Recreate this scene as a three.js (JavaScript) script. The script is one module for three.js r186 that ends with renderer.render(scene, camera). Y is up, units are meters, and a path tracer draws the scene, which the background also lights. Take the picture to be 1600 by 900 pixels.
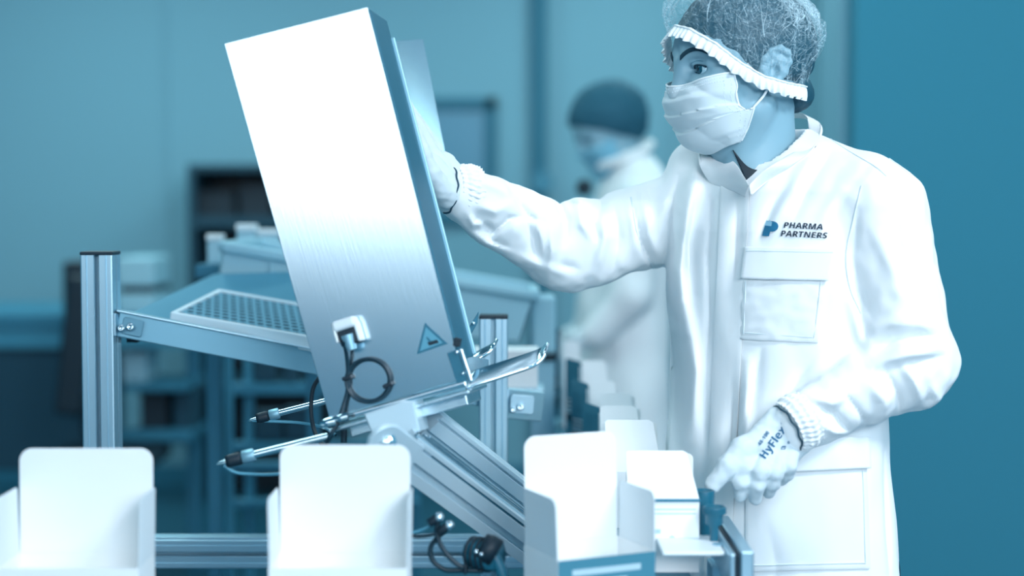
import * as THREE from 'three';
import { RoundedBoxGeometry } from 'three/addons/geometries/RoundedBoxGeometry.js';
import { mergeGeometries } from 'three/addons/utils/BufferGeometryUtils.js';
import { RectAreaLightUniformsLib } from 'three/addons/lights/RectAreaLightUniformsLib.js';
import { createNoise3D } from 'simplex-noise';

// ------------------------------------------------------------------ camera, light, exposure
const FPX = 2400, HORIZON = 325, CAM_Y = 1.31;
const PITCH = Math.atan((450 - HORIZON) / FPX);
const scene = new THREE.Scene();
const camera = new THREE.PerspectiveCamera(2 * Math.atan(450 / FPX) * 180 / Math.PI, 16 / 9, 0.1, 60);
camera.position.set(0, CAM_Y, 0);
camera.rotation.x = -PITCH;
camera.focus = 2.37;
camera.userData.fStop = 1.35;
scene.add(camera);

scene.background = new THREE.Color().setRGB(0.75, 0.95, 1.05);       // daylight outside the unseen windows

RectAreaLightUniformsLib.init();
const renderer = new THREE.WebGLRenderer({ antialias: true });
renderer.toneMapping = THREE.LinearToneMapping;
renderer.toneMappingExposure = 1.08;
renderer.shadowMap.enabled = true;
renderer.shadowMap.type = THREE.PCFSoftShadowMap;

function areaLight(color, intensity, w, h, pos, target) {
  const l = new THREE.RectAreaLight(color, intensity, w, h);
  l.position.set(...pos); l.lookAt(...target); scene.add(l);
  return l;
}
const KEY = new THREE.Color().setRGB(0.89, 0.935, 1.0), TEAL = new THREE.Color().setRGB(0.66, 0.97, 1.0);  // lamp tints chosen to turn shaded whites teal
// unseen windows behind the camera, placed to light worker and cartons and mirror in the plate
areaLight(KEY, 15.5, 2.3, 1.14, [1.65, 2.32, 2.42], [1.65, 2.05, -2.4]);
areaLight(KEY, 2.6, 2.9, 1.14, [-1.75, 2.32, 2.42], [-1.75, 2.05, -2.4]);
// unseen ceiling panels placed to light worker, background and cartons (fittings built with the ceiling): [x, z, power, colour]
const PANELS = [[1.85, -0.75, 37, KEY], [-1.6, -3.4, 10, TEAL], [0.6, -4.2, 3.5, TEAL], [-1.8, -5.6, 14, TEAL], [0.7, -5.9, 12, TEAL], [2.6, -3.6, 7, TEAL], [-0.5, 1.55, 6, TEAL], [-0.15, -2.5, 2.6, KEY]];
for (const [x, z, power, c] of PANELS) areaLight(c, power, 1.16, 0.56, [x, 2.945, z], [x, 0, z]);

// ------------------------------------------------------------------ helpers
const V = (x, y, z) => new THREE.Vector3(x, y, z);
const SP = Math.sin(PITCH), CP = Math.cos(PITCH);
// a point seen at photograph pixel (px, py), at depth d along the view axis
function P(px, py, d) {
  const x = d * (px - 800) / FPX, u = d * (450 - py) / FPX;
  return V(x, CAM_Y + u * CP - d * SP, -d * CP - u * SP);
}
function mulberry(a) { return () => { a |= 0; a = a + 0x6D2B79F5 | 0; let t = Math.imul(a ^ a >>> 15, 1 | a); t = t + Math.imul(t ^ t >>> 7, 61 | t) ^ t; return ((t ^ t >>> 14) >>> 0) / 4294967296; }; }
const noise3 = createNoise3D(mulberry(7)), noiseB = createNoise3D(mulberry(23));
const clamp = (x, a, b) => Math.min(b, Math.max(a, x));
const sstep = (a, b, x) => { const t = clamp((x - a) / (b - a), 0, 1); return t * t * (3 - 2 * t); };
const lerp = (a, b, t) => a + (b - a) * t;
const used = {};
function numbered(n) { if (!(n in used)) { used[n] = 0; return n; } used[n]++; return n + '_' + String(used[n]).padStart(3, '0'); }
function tag(o, label, category, group, kind) {
  if (label) o.userData.label = label;
  if (category) o.userData.category = category;
  if (group) o.userData.group = group;
  if (kind) o.userData.kind = kind;
  return o;
}
function thing(name, label, category, pos = V(0, 0, 0), group) {
  const o = new THREE.Group(); o.name = numbered(name); o.position.copy(pos); scene.add(o);
  return tag(o, label, category, group);
}
function part(name, geo, mat, parent, label) {
  const m = new THREE.Mesh(geo, mat); m.name = name; parent.add(m);
  if (label) m.userData.label = label;
  return m;
}
function struct(name, geo, mat, parent) {
  const m = new THREE.Mesh(geo, mat); m.name = name;
  if (parent) parent.add(m); else { scene.add(m); m.userData.kind = 'structure'; }
  return m;
}
// geometry given in world coordinates -> mesh under a thing standing at its own position
function wpart(name, geo, mat, parent, label) {
  parent.updateWorldMatrix(true, false);
  geo.applyMatrix4(parent.matrixWorld.clone().invert());
  return part(name, geo, mat, parent, label);
}
const rbox = (w, h, d, r = 0.003, s = 2) => new RoundedBoxGeometry(w, h, d, s, Math.min(r, w / 2.01, h / 2.01, d / 2.01));
function boxAt(w, h, d, x, y, z, r) { const g = r === 0 ? new THREE.BoxGeometry(w, h, d) : rbox(w, h, d, r); g.translate(x, y, z); return g; }
function basis(o, x, y, z) { const m = new THREE.Matrix4().makeBasis(x, y, z); m.setPosition(o); return m; }
// frame whose z axis runs from a to b and whose y axis is as near to up as it can be
function frameAlong(a, b, up = V(0, 1, 0)) {
  const z = b.clone().sub(a).normalize(), x = up.clone().cross(z).normalize(), y = z.clone().cross(x);
  return basis(a, x, y, z);
}
function bar(a, b, w, h, up, r = 0.002) {
  const L = a.distanceTo(b), g = rbox(w, h, L, r); g.translate(0, 0, L / 2); g.applyMatrix4(frameAlong(a, b, up)); return g;
}
function rod(a, b, r, r2 = r, seg = 20) {
  const L = a.distanceTo(b), g = new THREE.CylinderGeometry(r2, r, L, seg); g.rotateX(Math.PI / 2); g.translate(0, 0, L / 2);
  g.applyMatrix4(frameAlong(a, b, Math.abs(b.y - a.y) > 0.95 * L ? V(0, 0, 1) : V(0, 1, 0))); return g;
}
function lathe(points, a, b, seg = 28) {             // points: [radius, distance along a->b]
  const g = new THREE.LatheGeometry(points.map(([r, t]) => new THREE.Vector2(r, t)), seg); g.rotateX(Math.PI / 2);
  g.applyMatrix4(frameAlong(a, b, Math.abs(b.y - a.y) > 0.95 * a.distanceTo(b) ? V(0, 0, 1) : V(0, 1, 0))); return g;
}
const hose = (pts, r, n = 60, seg = 8, closed = false) => new THREE.TubeGeometry(new THREE.CatmullRomCurve3(pts, closed, 'centripetal'), n, r, seg, closed);
const ball = (c, r, s = 16) => { const g = new THREE.SphereGeometry(r, s, s * 0.75 | 0); g.translate(c.x, c.y, c.z); return g; };
function merge(list) { return mergeGeometries(list.map((g) => { const h = g.index ? g.toNonIndexed() : g; for (const k of Object.keys(h.attributes)) if (!['position', 'normal', 'uv'].includes(k)) h.deleteAttribute(k); if (!h.attributes.uv) h.setAttribute('uv', new THREE.BufferAttribute(new Float32Array(h.attributes.position.count * 2), 2)); return h; })); }
// T-slot aluminium profile: square section of side s with a slot in the chosen sides
function slotShape(s, depth = 0.017, mouth = 0.0065) {
  const h = s / 2, m = mouth / 2, r = 0.0025, g = 0.0012, gx = s * 0.30;
  const side = [[-h + r, -h], [-gx - g, -h], [-gx, -h + g], [-gx + g, -h], [-m - 0.0014, -h], [-m, -h + 0.0014], [-m, -h + 0.0045], [-m - 0.005, -h + 0.0045], [-m - 0.005, -h + 0.0095], [-m - 0.001, -h + depth],
    [m + 0.001, -h + depth], [m + 0.005, -h + 0.0095], [m + 0.005, -h + 0.0045], [m, -h + 0.0045], [m, -h + 0.0014], [m + 0.0014, -h], [gx - g, -h], [gx, -h + g], [gx + g, -h], [h - r, -h], [h - r * 0.3, -h + r * 0.3]];
  const sh = new THREE.Shape(); let first = true;
  for (let k = 0; k < 4; k++) for (const [x, y] of side) {
    const c = [1, 0, -1, 0][k], q = [0, 1, 0, -1][k], X = x * c - y * q, Y = x * q + y * c;
    if (first) { sh.moveTo(X, Y); first = false; } else sh.lineTo(X, Y);
  }
  return sh;
}
function profile(a, b, s, up) {
  const g = new THREE.ExtrudeGeometry(slotShape(s), { depth: a.distanceTo(b), bevelEnabled: false, steps: 1 });
  g.applyMatrix4(frameAlong(a, b, up)); return g;
}
// a thin sheet of constant thickness whose outline is given in a plane (x, y) and put there by a matrix
function sheet(outline, t, m, bevel = 0.0008) {
  const sh = outline instanceof THREE.Shape ? outline : new THREE.Shape(outline.map(([x, y]) => new THREE.Vector2(x, y)));
  const g = new THREE.ExtrudeGeometry(sh, { depth: Math.max(t - 2 * bevel, 1e-4), bevelEnabled: bevel > 0, bevelThickness: bevel, bevelSize: bevel, bevelOffset: -bevel, bevelSegments: 1, curveSegments: 10 });
  g.translate(0, 0, -t + bevel); if (m) g.applyMatrix4(m); return g;
}
function roundRect(w, h, r, x0 = -w / 2, y0 = -h / 2, rb = r) {
  const s = new THREE.Shape(); s.moveTo(x0 + rb, y0); s.lineTo(x0 + w - rb, y0); if (rb) s.absarc(x0 + w - rb, y0 + rb, rb, -Math.PI / 2, 0);
  s.lineTo(x0 + w, y0 + h - r); s.absarc(x0 + w - r, y0 + h - r, r, 0, Math.PI / 2); s.lineTo(x0 + r, y0 + h); s.absarc(x0 + r, y0 + h - r, r, Math.PI / 2, Math.PI);
  s.lineTo(x0, y0 + rb); if (rb) s.absarc(x0 + rb, y0 + rb, rb, Math.PI, 1.5 * Math.PI); return s;
}
function flip(g) { const i = g.index; if (i) { for (let k = 0; k < i.count; k += 3) { const a = i.getX(k); i.setX(k, i.getX(k + 1)); i.setX(k + 1, a); } } else for (const at of Object.values(g.attributes)) { const n = at.itemSize, a = at.array; for (let k = 0; k < at.count; k += 3) for (let c = 0; c < n; c++) { const t = a[k * n + c]; a[k * n + c] = a[(k + 1) * n + c]; a[(k + 1) * n + c] = t; } } return g; }
// ---- signed distance fields and a surface-nets mesher
function smin(a, b, k) { const h = Math.max(k - Math.abs(a - b), 0) / k; return Math.min(a, b) - h * h * k * 0.25; }
const smax = (a, b, k) => -smin(-a, -b, k);
function bone(a, b, ra, rb) {
  const ax = a.x, ay = a.y, az = a.z, dx = b.x - ax, dy = b.y - ay, dz = b.z - az, ll = dx * dx + dy * dy + dz * dz || 1e-9;
  return (x, y, z) => { const px = x - ax, py = y - ay, pz = z - az, t = clamp((px * dx + py * dy + pz * dz) / ll, 0, 1), qx = px - dx * t, qy = py - dy * t, qz = pz - dz * t; return Math.sqrt(qx * qx + qy * qy + qz * qz) - (ra + (rb - ra) * t); };
}
function ell(c, rx, ry, rz) {                        // ellipsoid, axes along the field's own axes
  return (x, y, z) => { const X = (x - c.x) / rx, Y = (y - c.y) / ry, Z = (z - c.z) / rz, k0 = Math.sqrt(X * X + Y * Y + Z * Z), k1 = Math.sqrt((X / rx) ** 2 + (Y / ry) ** 2 + (Z / rz) ** 2); return k1 < 1e-9 ? -Math.min(rx, ry, rz) : k0 * (k0 - 1) / k1; };
}
function meshField(f, lo, hi, cell, { uv = null, eps = 0.6 } = {}) {
  const B = 4, n = [0, 1, 2].map((i) => Math.ceil((hi.getComponent(i) - lo.getComponent(i)) / cell / B) * B + 1), [nx, ny, nz] = n;
  const D = new Float32Array(nx * ny * nz).fill(1e3), at = (i, j, k) => i + nx * (j + ny * k);
  for (let K = 0; K < nz - 1; K += B) for (let J = 0; J < ny - 1; J += B) for (let I = 0; I < nx - 1; I += B) {
    const c = f(lo.x + (I + B / 2) * cell, lo.y + (J + B / 2) * cell, lo.z + (K + B / 2) * cell);
    const far = Math.abs(c) > cell * B * 1.5;
    for (let k = K; k <= K + B; k++) for (let j = J; j <= J + B; j++) for (let i = I; i <= I + B; i++) {
      const q = at(i, j, k);
      if (far) { if (D[q] === 1e3) D[q] = c; } else if (D[q] === 1e3 || D.done === undefined) { if (!(seen(q))) { D[q] = f(lo.x + i * cell, lo.y + j * cell, lo.z + k * cell); mark(q); } }
    }
  }
  function seen(q) { return bits[q >> 3] & (1 << (q & 7)); }
  function mark(q) { bits[q >> 3] |= 1 << (q & 7); }
  const id = new Int32Array(nx * ny * nz).fill(-1), pos = [];
  for (let k = 0; k < nz - 1; k++) for (let j = 0; j < ny - 1; j++) for (let i = 0; i < nx - 1; i++) {
    let inside = 0; const v = cornerV;
    for (let c = 0; c < 8; c++) { v[c] = D[at(i + (c & 1), j + (c >> 1 & 1), k + (c >> 2))]; if (v[c] < 0) inside++; }
    if (inside === 0 || inside === 8) continue;
    let sx = 0, sy = 0, sz = 0, m = 0;
    for (let e = 0; e < 12; e++) {
      const a = EDGES[e][0], b = EDGES[e][1]; if ((v[a] < 0) === (v[b] < 0)) continue;
      const t = v[a] / (v[a] - v[b]); m++;
      sx += (a & 1) + ((b & 1) - (a & 1)) * t; sy += (a >> 1 & 1) + ((b >> 1 & 1) - (a >> 1 & 1)) * t; sz += (a >> 2) + ((b >> 2) - (a >> 2)) * t;
    }
    id[at(i, j, k)] = pos.length / 3;
    pos.push(lo.x + (i + sx / m) * cell, lo.y + (j + sy / m) * cell, lo.z + (k + sz / m) * cell);
  }
  const idx = [], quad = (a, b, c, d, flip) => { if (a < 0 || b < 0 || c < 0 || d < 0) return; if (flip) idx.push(a, c, b, a, d, c); else idx.push(a, b, c, a, c, d); };
  for (let k = 1; k < nz - 1; k++) for (let j = 1; j < ny - 1; j++) for (let i = 1; i < nx - 1; i++) {
    const s = D[at(i, j, k)] < 0;
    if (s !== D[at(i + 1, j, k)] < 0) quad(id[at(i, j - 1, k - 1)], id[at(i, j, k - 1)], id[at(i, j, k)], id[at(i, j - 1, k)], !s);
    if (s !== D[at(i, j + 1, k)] < 0) quad(id[at(i - 1, j, k - 1)], id[at(i - 1, j, k)], id[at(i, j, k)], id[at(i, j, k - 1)], !s);
    if (s !== D[at(i, j, k + 1)] < 0) quad(id[at(i - 1, j - 1, k)], id[at(i, j - 1, k)], id[at(i, j, k)], id[at(i - 1, j, k)], !s);
  }
  const nv = pos.length / 3, nor = new Float32Array(pos.length), e = cell * eps, uvs = new Float32Array(nv * 2);
  for (let q = 0; q < nv; q++) {
    const x = pos[3 * q], y = pos[3 * q + 1], z = pos[3 * q + 2];
    const gx = f(x + e, y, z) - f(x - e, y, z), gy = f(x, y + e, z) - f(x, y - e, z), gz = f(x, y, z + e) - f(x, y, z - e), L = Math.hypot(gx, gy, gz) || 1;
    nor[3 * q] = gx / L; nor[3 * q + 1] = gy / L; nor[3 * q + 2] = gz / L;
    const w = uv ? uv(x, y, z) : [x, y]; uvs[2 * q] = w[0]; uvs[2 * q + 1] = w[1];
  }
  const g = new THREE.BufferGeometry();
  g.setAttribute('position', new THREE.BufferAttribute(new Float32Array(pos), 3));
  g.setAttribute('normal', new THREE.BufferAttribute(nor, 3));
  g.setAttribute('uv', new THREE.BufferAttribute(uvs, 2));
  g.setIndex(idx);
  return g;
}
const cornerV = new Float32Array(8), EDGES = [[0, 1], [2, 3], [4, 5], [6, 7], [0, 2], [1, 3], [4, 6], [5, 7], [0, 4], [1, 5], [2, 6], [3, 7]];
let bits = new Uint8Array(1);
function field(f, lo, hi, cell, opt) {
  const n = [0, 1, 2].map((i) => Math.ceil((hi.getComponent(i) - lo.getComponent(i)) / cell / 4) * 4 + 1);
  bits = new Uint8Array((n[0] * n[1] * n[2] >> 3) + 1);
  return meshField(f, lo, hi, cell, opt);
}
// first hit of the sight line through pixel (px, py) with a field, and the field's outward normal there
const EYE = camera.position.clone();
function hit(f, px, py, from = 1.6, to = 3.6) {
  const dir = P(px, py, 1).sub(EYE); let d = from;
  for (let k = 0; k < 160; k++) {
    const q = EYE.clone().addScaledVector(dir, d), s = f(q.x, q.y, q.z);
    if (s < 0.0003) { break; }
    d += s * 0.7 / dir.length(); if (d > to) return null;
  }
  const q = EYE.clone().addScaledVector(dir, d), e = 0.004;
  const n = V(f(q.x + e, q.y, q.z) - f(q.x - e, q.y, q.z), f(q.x, q.y + e, q.z) - f(q.x, q.y - e, q.z), f(q.x, q.y, q.z + e) - f(q.x, q.y, q.z - e)).normalize();
  return { p: q, n, d };
}
// a grid of points (rows x columns of Vector3) with outward normals -> closed sheet of thickness t standing off by lift
function gridSheet(pts, nrm, t, lift = 0) {
  const R = pts.length, C = pts[0].length, pos = [], uv = [], idx = [];
  for (const off of [lift + t, lift]) for (let r = 0; r < R; r++) for (let c = 0; c < C; c++) {
    const p = pts[r][c], n = nrm[r][c]; pos.push(p.x + n.x * off, p.y + n.y * off, p.z + n.z * off); uv.push(c / (C - 1), 1 - r / (R - 1));
  }
  const A = (r, c) => r * C + c, Bk = (r, c) => R * C + r * C + c;
  for (let r = 0; r < R - 1; r++) for (let c = 0; c < C - 1; c++) {
    idx.push(A(r, c), A(r + 1, c), A(r + 1, c + 1), A(r, c), A(r + 1, c + 1), A(r, c + 1));
    if (t > 0) idx.push(Bk(r, c), Bk(r + 1, c + 1), Bk(r + 1, c), Bk(r, c), Bk(r, c + 1), Bk(r + 1, c + 1));
  }
  if (t > 0) {
    for (let c = 0; c < C - 1; c++) { idx.push(A(0, c), A(0, c + 1), Bk(0, c + 1), A(0, c), Bk(0, c + 1), Bk(0, c)); idx.push(A(R - 1, c), Bk(R - 1, c), Bk(R - 1, c + 1), A(R - 1, c), Bk(R - 1, c + 1), A(R - 1, c + 1)); }
    for (let r = 0; r < R - 1; r++) { idx.push(A(r, 0), Bk(r, 0), Bk(r + 1, 0), A(r, 0), Bk(r + 1, 0), A(r + 1, 0)); idx.push(A(r, C - 1), A(r + 1, C - 1), Bk(r + 1, C - 1), A(r, C - 1), Bk(r + 1, C - 1), Bk(r, C - 1)); }
  }
  const g = new THREE.BufferGeometry();
  g.setAttribute('position', new THREE.BufferAttribute(new Float32Array(pos), 3)); g.setAttribute('uv', new THREE.BufferAttribute(new Float32Array(uv), 2)); g.setIndex(idx);
  g.computeVertexNormals(); return g;
}
// cloth patch lying on a field inside a quadrilateral of pixels (tl, tr, br, bl)
function patch(f, q, rows, cols, t, lift, bulge = null) {
  const pts = [], nrm = [];
  for (let r = 0; r <= rows; r++) { const P_ = [], N_ = [];
    for (let c = 0; c <= cols; c++) {
      const u = c / cols, v = r / rows, [tl, tr, br, bl] = q;
      const x = lerp(lerp(tl[0], tr[0], u), lerp(bl[0], br[0], u), v), y = lerp(lerp(tl[1], tr[1], u), lerp(bl[1], br[1], u), v);
      const h = hit(f, x, y); const b = bulge ? bulge(u, v) : 0; P_.push(h ? h.p.addScaledVector(h.n, b) : pts.length ? pts[r - 1][c].clone() : P(x, y, 2.4)); N_.push(h ? h.n : V(0, 0, 1));
    } pts.push(P_); nrm.push(N_); }
  return gridSheet(pts, nrm, t, lift);
}
// a cord laid on a field along pixels
function cordOn(f, px, r, lift = 0, n = 40) {
  const c = new THREE.CatmullRomCurve3(px.map(([x, y]) => V(x, y, 0)), false, 'centripetal'), pts = [];
  for (let k = 0; k <= n; k++) { const q = c.getPoint(k / n), h = hit(f, q.x, q.y); if (h) pts.push(h.p.addScaledVector(h.n, lift)); }
  return hose(pts, r, n * 2, 6);
}

// ------------------------------------------------------------------ materials
const col = (r, g, b) => new THREE.Color().setRGB(r, g, b);
function std(c, rough, metal = 0, extra = {}) { return new THREE.MeshStandardMaterial({ color: c, roughness: rough, metalness: metal, side: THREE.DoubleSide, ...extra }); }
function noiseTexture(w, h, fn, srgb = false) {
  const d = new Uint8Array(w * h * 4);
  for (let y = 0; y < h; y++) for (let x = 0; x < w; x++) { const v = fn(x, y), q = 4 * (y * w + x); if (typeof v === 'number') { d[q] = d[q + 1] = d[q + 2] = clamp(v, 0, 1) * 255; d[q + 3] = 255; } else for (let k = 0; k < 4; k++) d[q + k] = clamp(v[k], 0, 1) * 255; }
  const t = new THREE.DataTexture(d, w, h); t.wrapS = t.wrapT = THREE.RepeatWrapping; t.magFilter = THREE.LinearFilter; t.minFilter = THREE.LinearMipmapLinearFilter; t.generateMipmaps = true;
  if (srgb) t.colorSpace = THREE.SRGBColorSpace; t.needsUpdate = true; return t;
}
const rnd = mulberry(99);
// brushed sheet metal: long streaks along x
const streak = (() => { const rows = Array.from({ length: 256 }, () => rnd()); return noiseTexture(256, 256, (x, y) => 0.5 + 0.28 * (rows[y] - 0.5) + 0.22 * noise3(x * 0.012, y * 0.9, 3) + 0.12 * noise3(x * 0.05, y * 0.4, 9)); })();
const brushed = streak.clone(); brushed.repeat.set(3, 3); brushed.needsUpdate = true;
const weave = noiseTexture(128, 128, (x, y) => 0.5 + 0.22 * Math.sin(x * Math.PI / 2) * Math.cos(y * Math.PI / 2) + 0.2 * noise3(x * 0.15, y * 0.15, 1));
const M = {
  wallFront: std(col(0.30, 0.60, 0.74), 0.85),  // unseen wall behind the camera, paled so the metal plate reflects brighter
  aluBright: std(col(0.58, 0.74, 0.82), 0.40, 0.25),
  beam: std(col(0.20, 0.41, 0.52), 0.45, 0.6),
  wall: std(col(0.205, 0.425, 0.525), 0.85),
  partition: std(col(0.030, 0.235, 0.335), 0.8),
  column: std(col(0.025, 0.16, 0.24), 0.7),
  ceiling: std(col(0.20, 0.46, 0.56), 0.9),
  floor: std(col(0.012, 0.09, 0.14), 0.45),
  room: std(col(0.05, 0.26, 0.36), 0.85),
  frame: std(col(0.03, 0.17, 0.27), 0.6),
  alu: std(col(0.52, 0.72, 0.82), 0.36, 0.9),
  aluDull: std(col(0.36, 0.62, 0.74), 0.5, 0.7),
  steel: std(col(0.66, 0.80, 0.87), 0.20, 1.0, { roughnessMap: null, bumpMap: brushed, bumpScale: 0.00006 }),
  chrome: std(col(0.75, 0.88, 0.94), 0.14, 1.0),
  darkCap: std(col(0.004, 0.022, 0.04), 0.5),
  black: std(col(0.003, 0.018, 0.032), 0.55),
  rubber: std(col(0.003, 0.03, 0.05), 0.45),
  tealPlastic: std(col(0.012, 0.13, 0.20), 0.4),
  tealDark: std(col(0.006, 0.055, 0.09), 0.6),
  tealMid: std(col(0.03, 0.19, 0.29), 0.6),
  whitePlastic: std(col(0.80, 0.88, 0.91), 0.4),
  bin: std(col(0.36, 0.62, 0.72), 0.45),
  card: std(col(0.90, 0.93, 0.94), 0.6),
  cardShaded: std(col(0.80, 0.86, 0.89), 0.65),  // same card, greyed for the shade on flaps and side walls
  coat: std(col(0.88, 0.91, 0.925), 0.85, 0, { bumpMap: (() => { const t = weave.clone(); t.repeat.set(60, 60); t.needsUpdate = true; return t; })(), bumpScale: 0.00015 }),
  stitch: std(col(0.70, 0.80, 0.85), 0.9),
  glove: std(col(0.66, 0.75, 0.79), 0.8),
  skin: std(col(0.245, 0.43, 0.52), 0.5),
  brow: std(col(0.006, 0.045, 0.075), 0.8),
  hair: std(col(0.010, 0.075, 0.115), 0.6),
  print: std(col(0.05, 0.215, 0.30), 0.6),
  printLine: std(col(0.45, 0.62, 0.70), 0.7),
  tube: std(col(0.10, 0.33, 0.45), 0.3),
  tray: std(col(0.70, 0.84, 0.90), 0.4),
  trayFill: std(col(0.10, 0.30, 0.42), 0.6),
  tealPost: std(col(0.045, 0.24, 0.35), 0.5),
  sheetTeal: std(col(0.10, 0.34, 0.48), 0.4, 0.5),
  flange: std(col(0.035, 0.17, 0.25), 0.5, 0.4),
  farSteel: std(col(0.62, 0.80, 0.88), 0.2, 1.0),
  signEdge: std(col(0.02, 0.15, 0.23), 0.5), sign: std(col(0.10, 0.34, 0.46), 0.5),
  belt: std(col(0.03, 0.18, 0.26), 0.6),
  printSoft: std(col(0.04, 0.22, 0.32), 0.6),
  eyeWhite: std(col(0.36, 0.58, 0.68), 0.25), iris: std(col(0.01, 0.09, 0.14), 0.2), creaseShade: std(col(0.10, 0.27, 0.36), 0.7),
  netBand: std(col(0.88, 0.94, 0.96), 0.8),
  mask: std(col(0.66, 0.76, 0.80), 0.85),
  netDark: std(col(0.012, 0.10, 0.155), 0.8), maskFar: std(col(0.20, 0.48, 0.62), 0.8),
  hole: std(col(0.008, 0.06, 0.10), 0.8),
};
M.glassPane = new THREE.MeshPhysicalMaterial({ color: 0xffffff, roughness: 0.02, transmission: 1, thickness: 0, side: THREE.DoubleSide });

// ------------------------------------------------------------------ the room
const ROOM = { x0: -3.6, x1: 3.3, z0: -7.2, z1: 2.5, h: 3.0 };
{
  const { x0, x1, z0, z1, h } = ROOM, W = x1 - x0, D = z1 - z0, cx = (x0 + x1) / 2, cz = (z0 + z1) / 2, T = 0.2;
  struct('floor', boxAt(W + 2 * T, T, D + 2 * T, cx, -T / 2, cz, 0), M.floor);
  struct('ceiling', boxAt(W + 2 * T, T, D + 2 * T, cx, h + T / 2, cz, 0), M.ceiling);
  struct('wall_left', boxAt(T, h, D, x0 - T / 2, h / 2, cz, 0), M.room);
  struct('wall_right', boxAt(T, h, D, x1 + T / 2, h / 2, cz, 0), M.room);
  struct('wall_back', boxAt(W + 2 * T, h, T, cx, h / 2, z0 - T / 2, 0), M.wall);
  // wall behind the camera with two unseen windows, placed for the key light
  const wins = [[-3.25, -0.25], [0.45, 2.85]], y0 = 1.73, y1 = 2.92;
  const g = [boxAt(W + 2 * T, y0, T, cx, y0 / 2, z1 + T / 2, 0), boxAt(W + 2 * T, h - y1, T, cx, (h + y1) / 2, z1 + T / 2, 0)];
  let left = x0 - T;
  for (const [a, b] of [...wins, [x1 + T, 0]]) { g.push(boxAt(a - left, y1 - y0, T, (a + left) / 2, (y0 + y1) / 2, z1 + T / 2, 0)); left = b; }
  struct('wall_front', merge(g), M.wallFront);
  wins.forEach(([a, b], i) => {
    const w = struct('window_' + (i + 1), boxAt(b - a - 0.04, y1 - y0 - 0.04, 0.006, (a + b) / 2, (y0 + y1) / 2, z1 + 0.12, 0), M.glassPane);
    const f = [], t = 0.05;
    for (const y of [y0 + t / 2, y1 - t / 2]) f.push(boxAt(b - a, t, 0.08, (a + b) / 2, y, z1 + 0.12));
    for (const x of [a + t / 2, b - t / 2]) f.push(boxAt(t, y1 - y0, 0.08, x, (y0 + y1) / 2, z1 + 0.12));
    struct('unseen_window_frame', merge(f), M.whitePlastic, w);
  });
  // panel joints on the far wall, as thin cover strips
  for (const [px, n] of [[262, 1], [1045, 2]]) { const p = P(px, 325, 7.19); struct('trim_' + n, boxAt(0.02, h, 0.012, p.x, h / 2, z0 + 0.006), M.wall); }
  struct('baseboard_back', boxAt(W, 0.1, 0.02, cx, 0.05, z0 + 0.01), M.tealMid);
  // the partition on the right and the pale return beside it
  const e = P(1334, 325, 4.9);
  struct('wall_partition', boxAt(1.4, h, 0.12, e.x + 0.7, h / 2, e.z - 0.06, 0.004), M.partition);
  const e2 = P(1288, 325, 5.25);
  struct('trim_3', boxAt(0.10, h, 0.30, e2.x + 0.05, h / 2, e.z - 0.27), M.wall);
}
// fittings of the unseen ceiling lights
PANELS.forEach(([x, z, , c], i) => {
  const t = thing('unseen_ceiling_light', ['unseen ceiling light nearest to the camera, lighting the worker from the right', 'unseen ceiling light over the desk on the left', 'unseen ceiling light above the worker in the background', 'unseen ceiling light above the dark cabinet', 'unseen ceiling light nearest to the framed board', 'unseen ceiling light in front of the dark partition', 'unseen ceiling light above the camera end of the room, placed to brighten the wall behind', 'unseen ceiling light straight above the leaning metal magazine, placed to brighten the cartons'][i], 'ceiling light', V(x, ROOM.h, z), 'unseen ceiling lights');
  part('frame', merge([boxAt(1.24, 0.04, 0.03, 0, -0.02, 0.305), boxAt(1.24, 0.04, 0.03, 0, -0.02, -0.305), boxAt(0.03, 0.04, 0.58, 0.605, -0.02, 0), boxAt(0.03, 0.04, 0.58, -0.605, -0.02, 0)]), M.whitePlastic, t);
  part('diffuser', boxAt(1.18, 0.02, 0.58, 0, -0.03, 0), new THREE.MeshStandardMaterial({ color: 0xffffff, emissive: c, emissiveIntensity: 0.9, roughness: 0.6 }), t);
});

// ------------------------------------------------------------------ background
{ // pipe on the far wall
  const a = P(843, 325, 7.1); const t = thing('wall_column', 'tall dark column running up the far wall left of the background worker', 'column', V(a.x, 0, ROOM.z0 + 0.001));
  part('shaft', boxAt(0.072, ROOM.h - 0.002, 0.07, 0, ROOM.h / 2, 0.036), M.column, t);
  const q = P(847, 285, 7.05); part('valve', (() => { const g = new THREE.CylinderGeometry(0.05, 0.05, 0.04, 24); g.rotateX(Math.PI / 2); g.translate(q.x - a.x, q.y, 0.09); return g; })(), M.tealPost, t);
}
{ // framed board
  const a = P(632, 152, 7.12), b = P(776, 350, 7.12), w = b.x - a.x, h = a.y - b.y, t = thing('framed_board', 'large framed board hanging on the far wall behind the worker\'s raised hand', 'board', V((a.x + b.x) / 2, b.y, ROOM.z0 + 0.001));
  const f = 0.055;
  part('frame', merge([boxAt(w, f, 0.03, 0, f / 2, 0.016), boxAt(w, f, 0.03, 0, h - f / 2, 0.016), boxAt(f, h, 0.03, -w / 2 + f / 2, h / 2, 0.016), boxAt(f, h, 0.03, w / 2 - f / 2, h / 2, 0.016)]), M.column, t);
  part('panel', boxAt(w - 2 * f, h - 2 * f, 0.012, 0, h / 2, 0.008, 0), std(col(0.075, 0.27, 0.40), 0.35), t);
}
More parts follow.
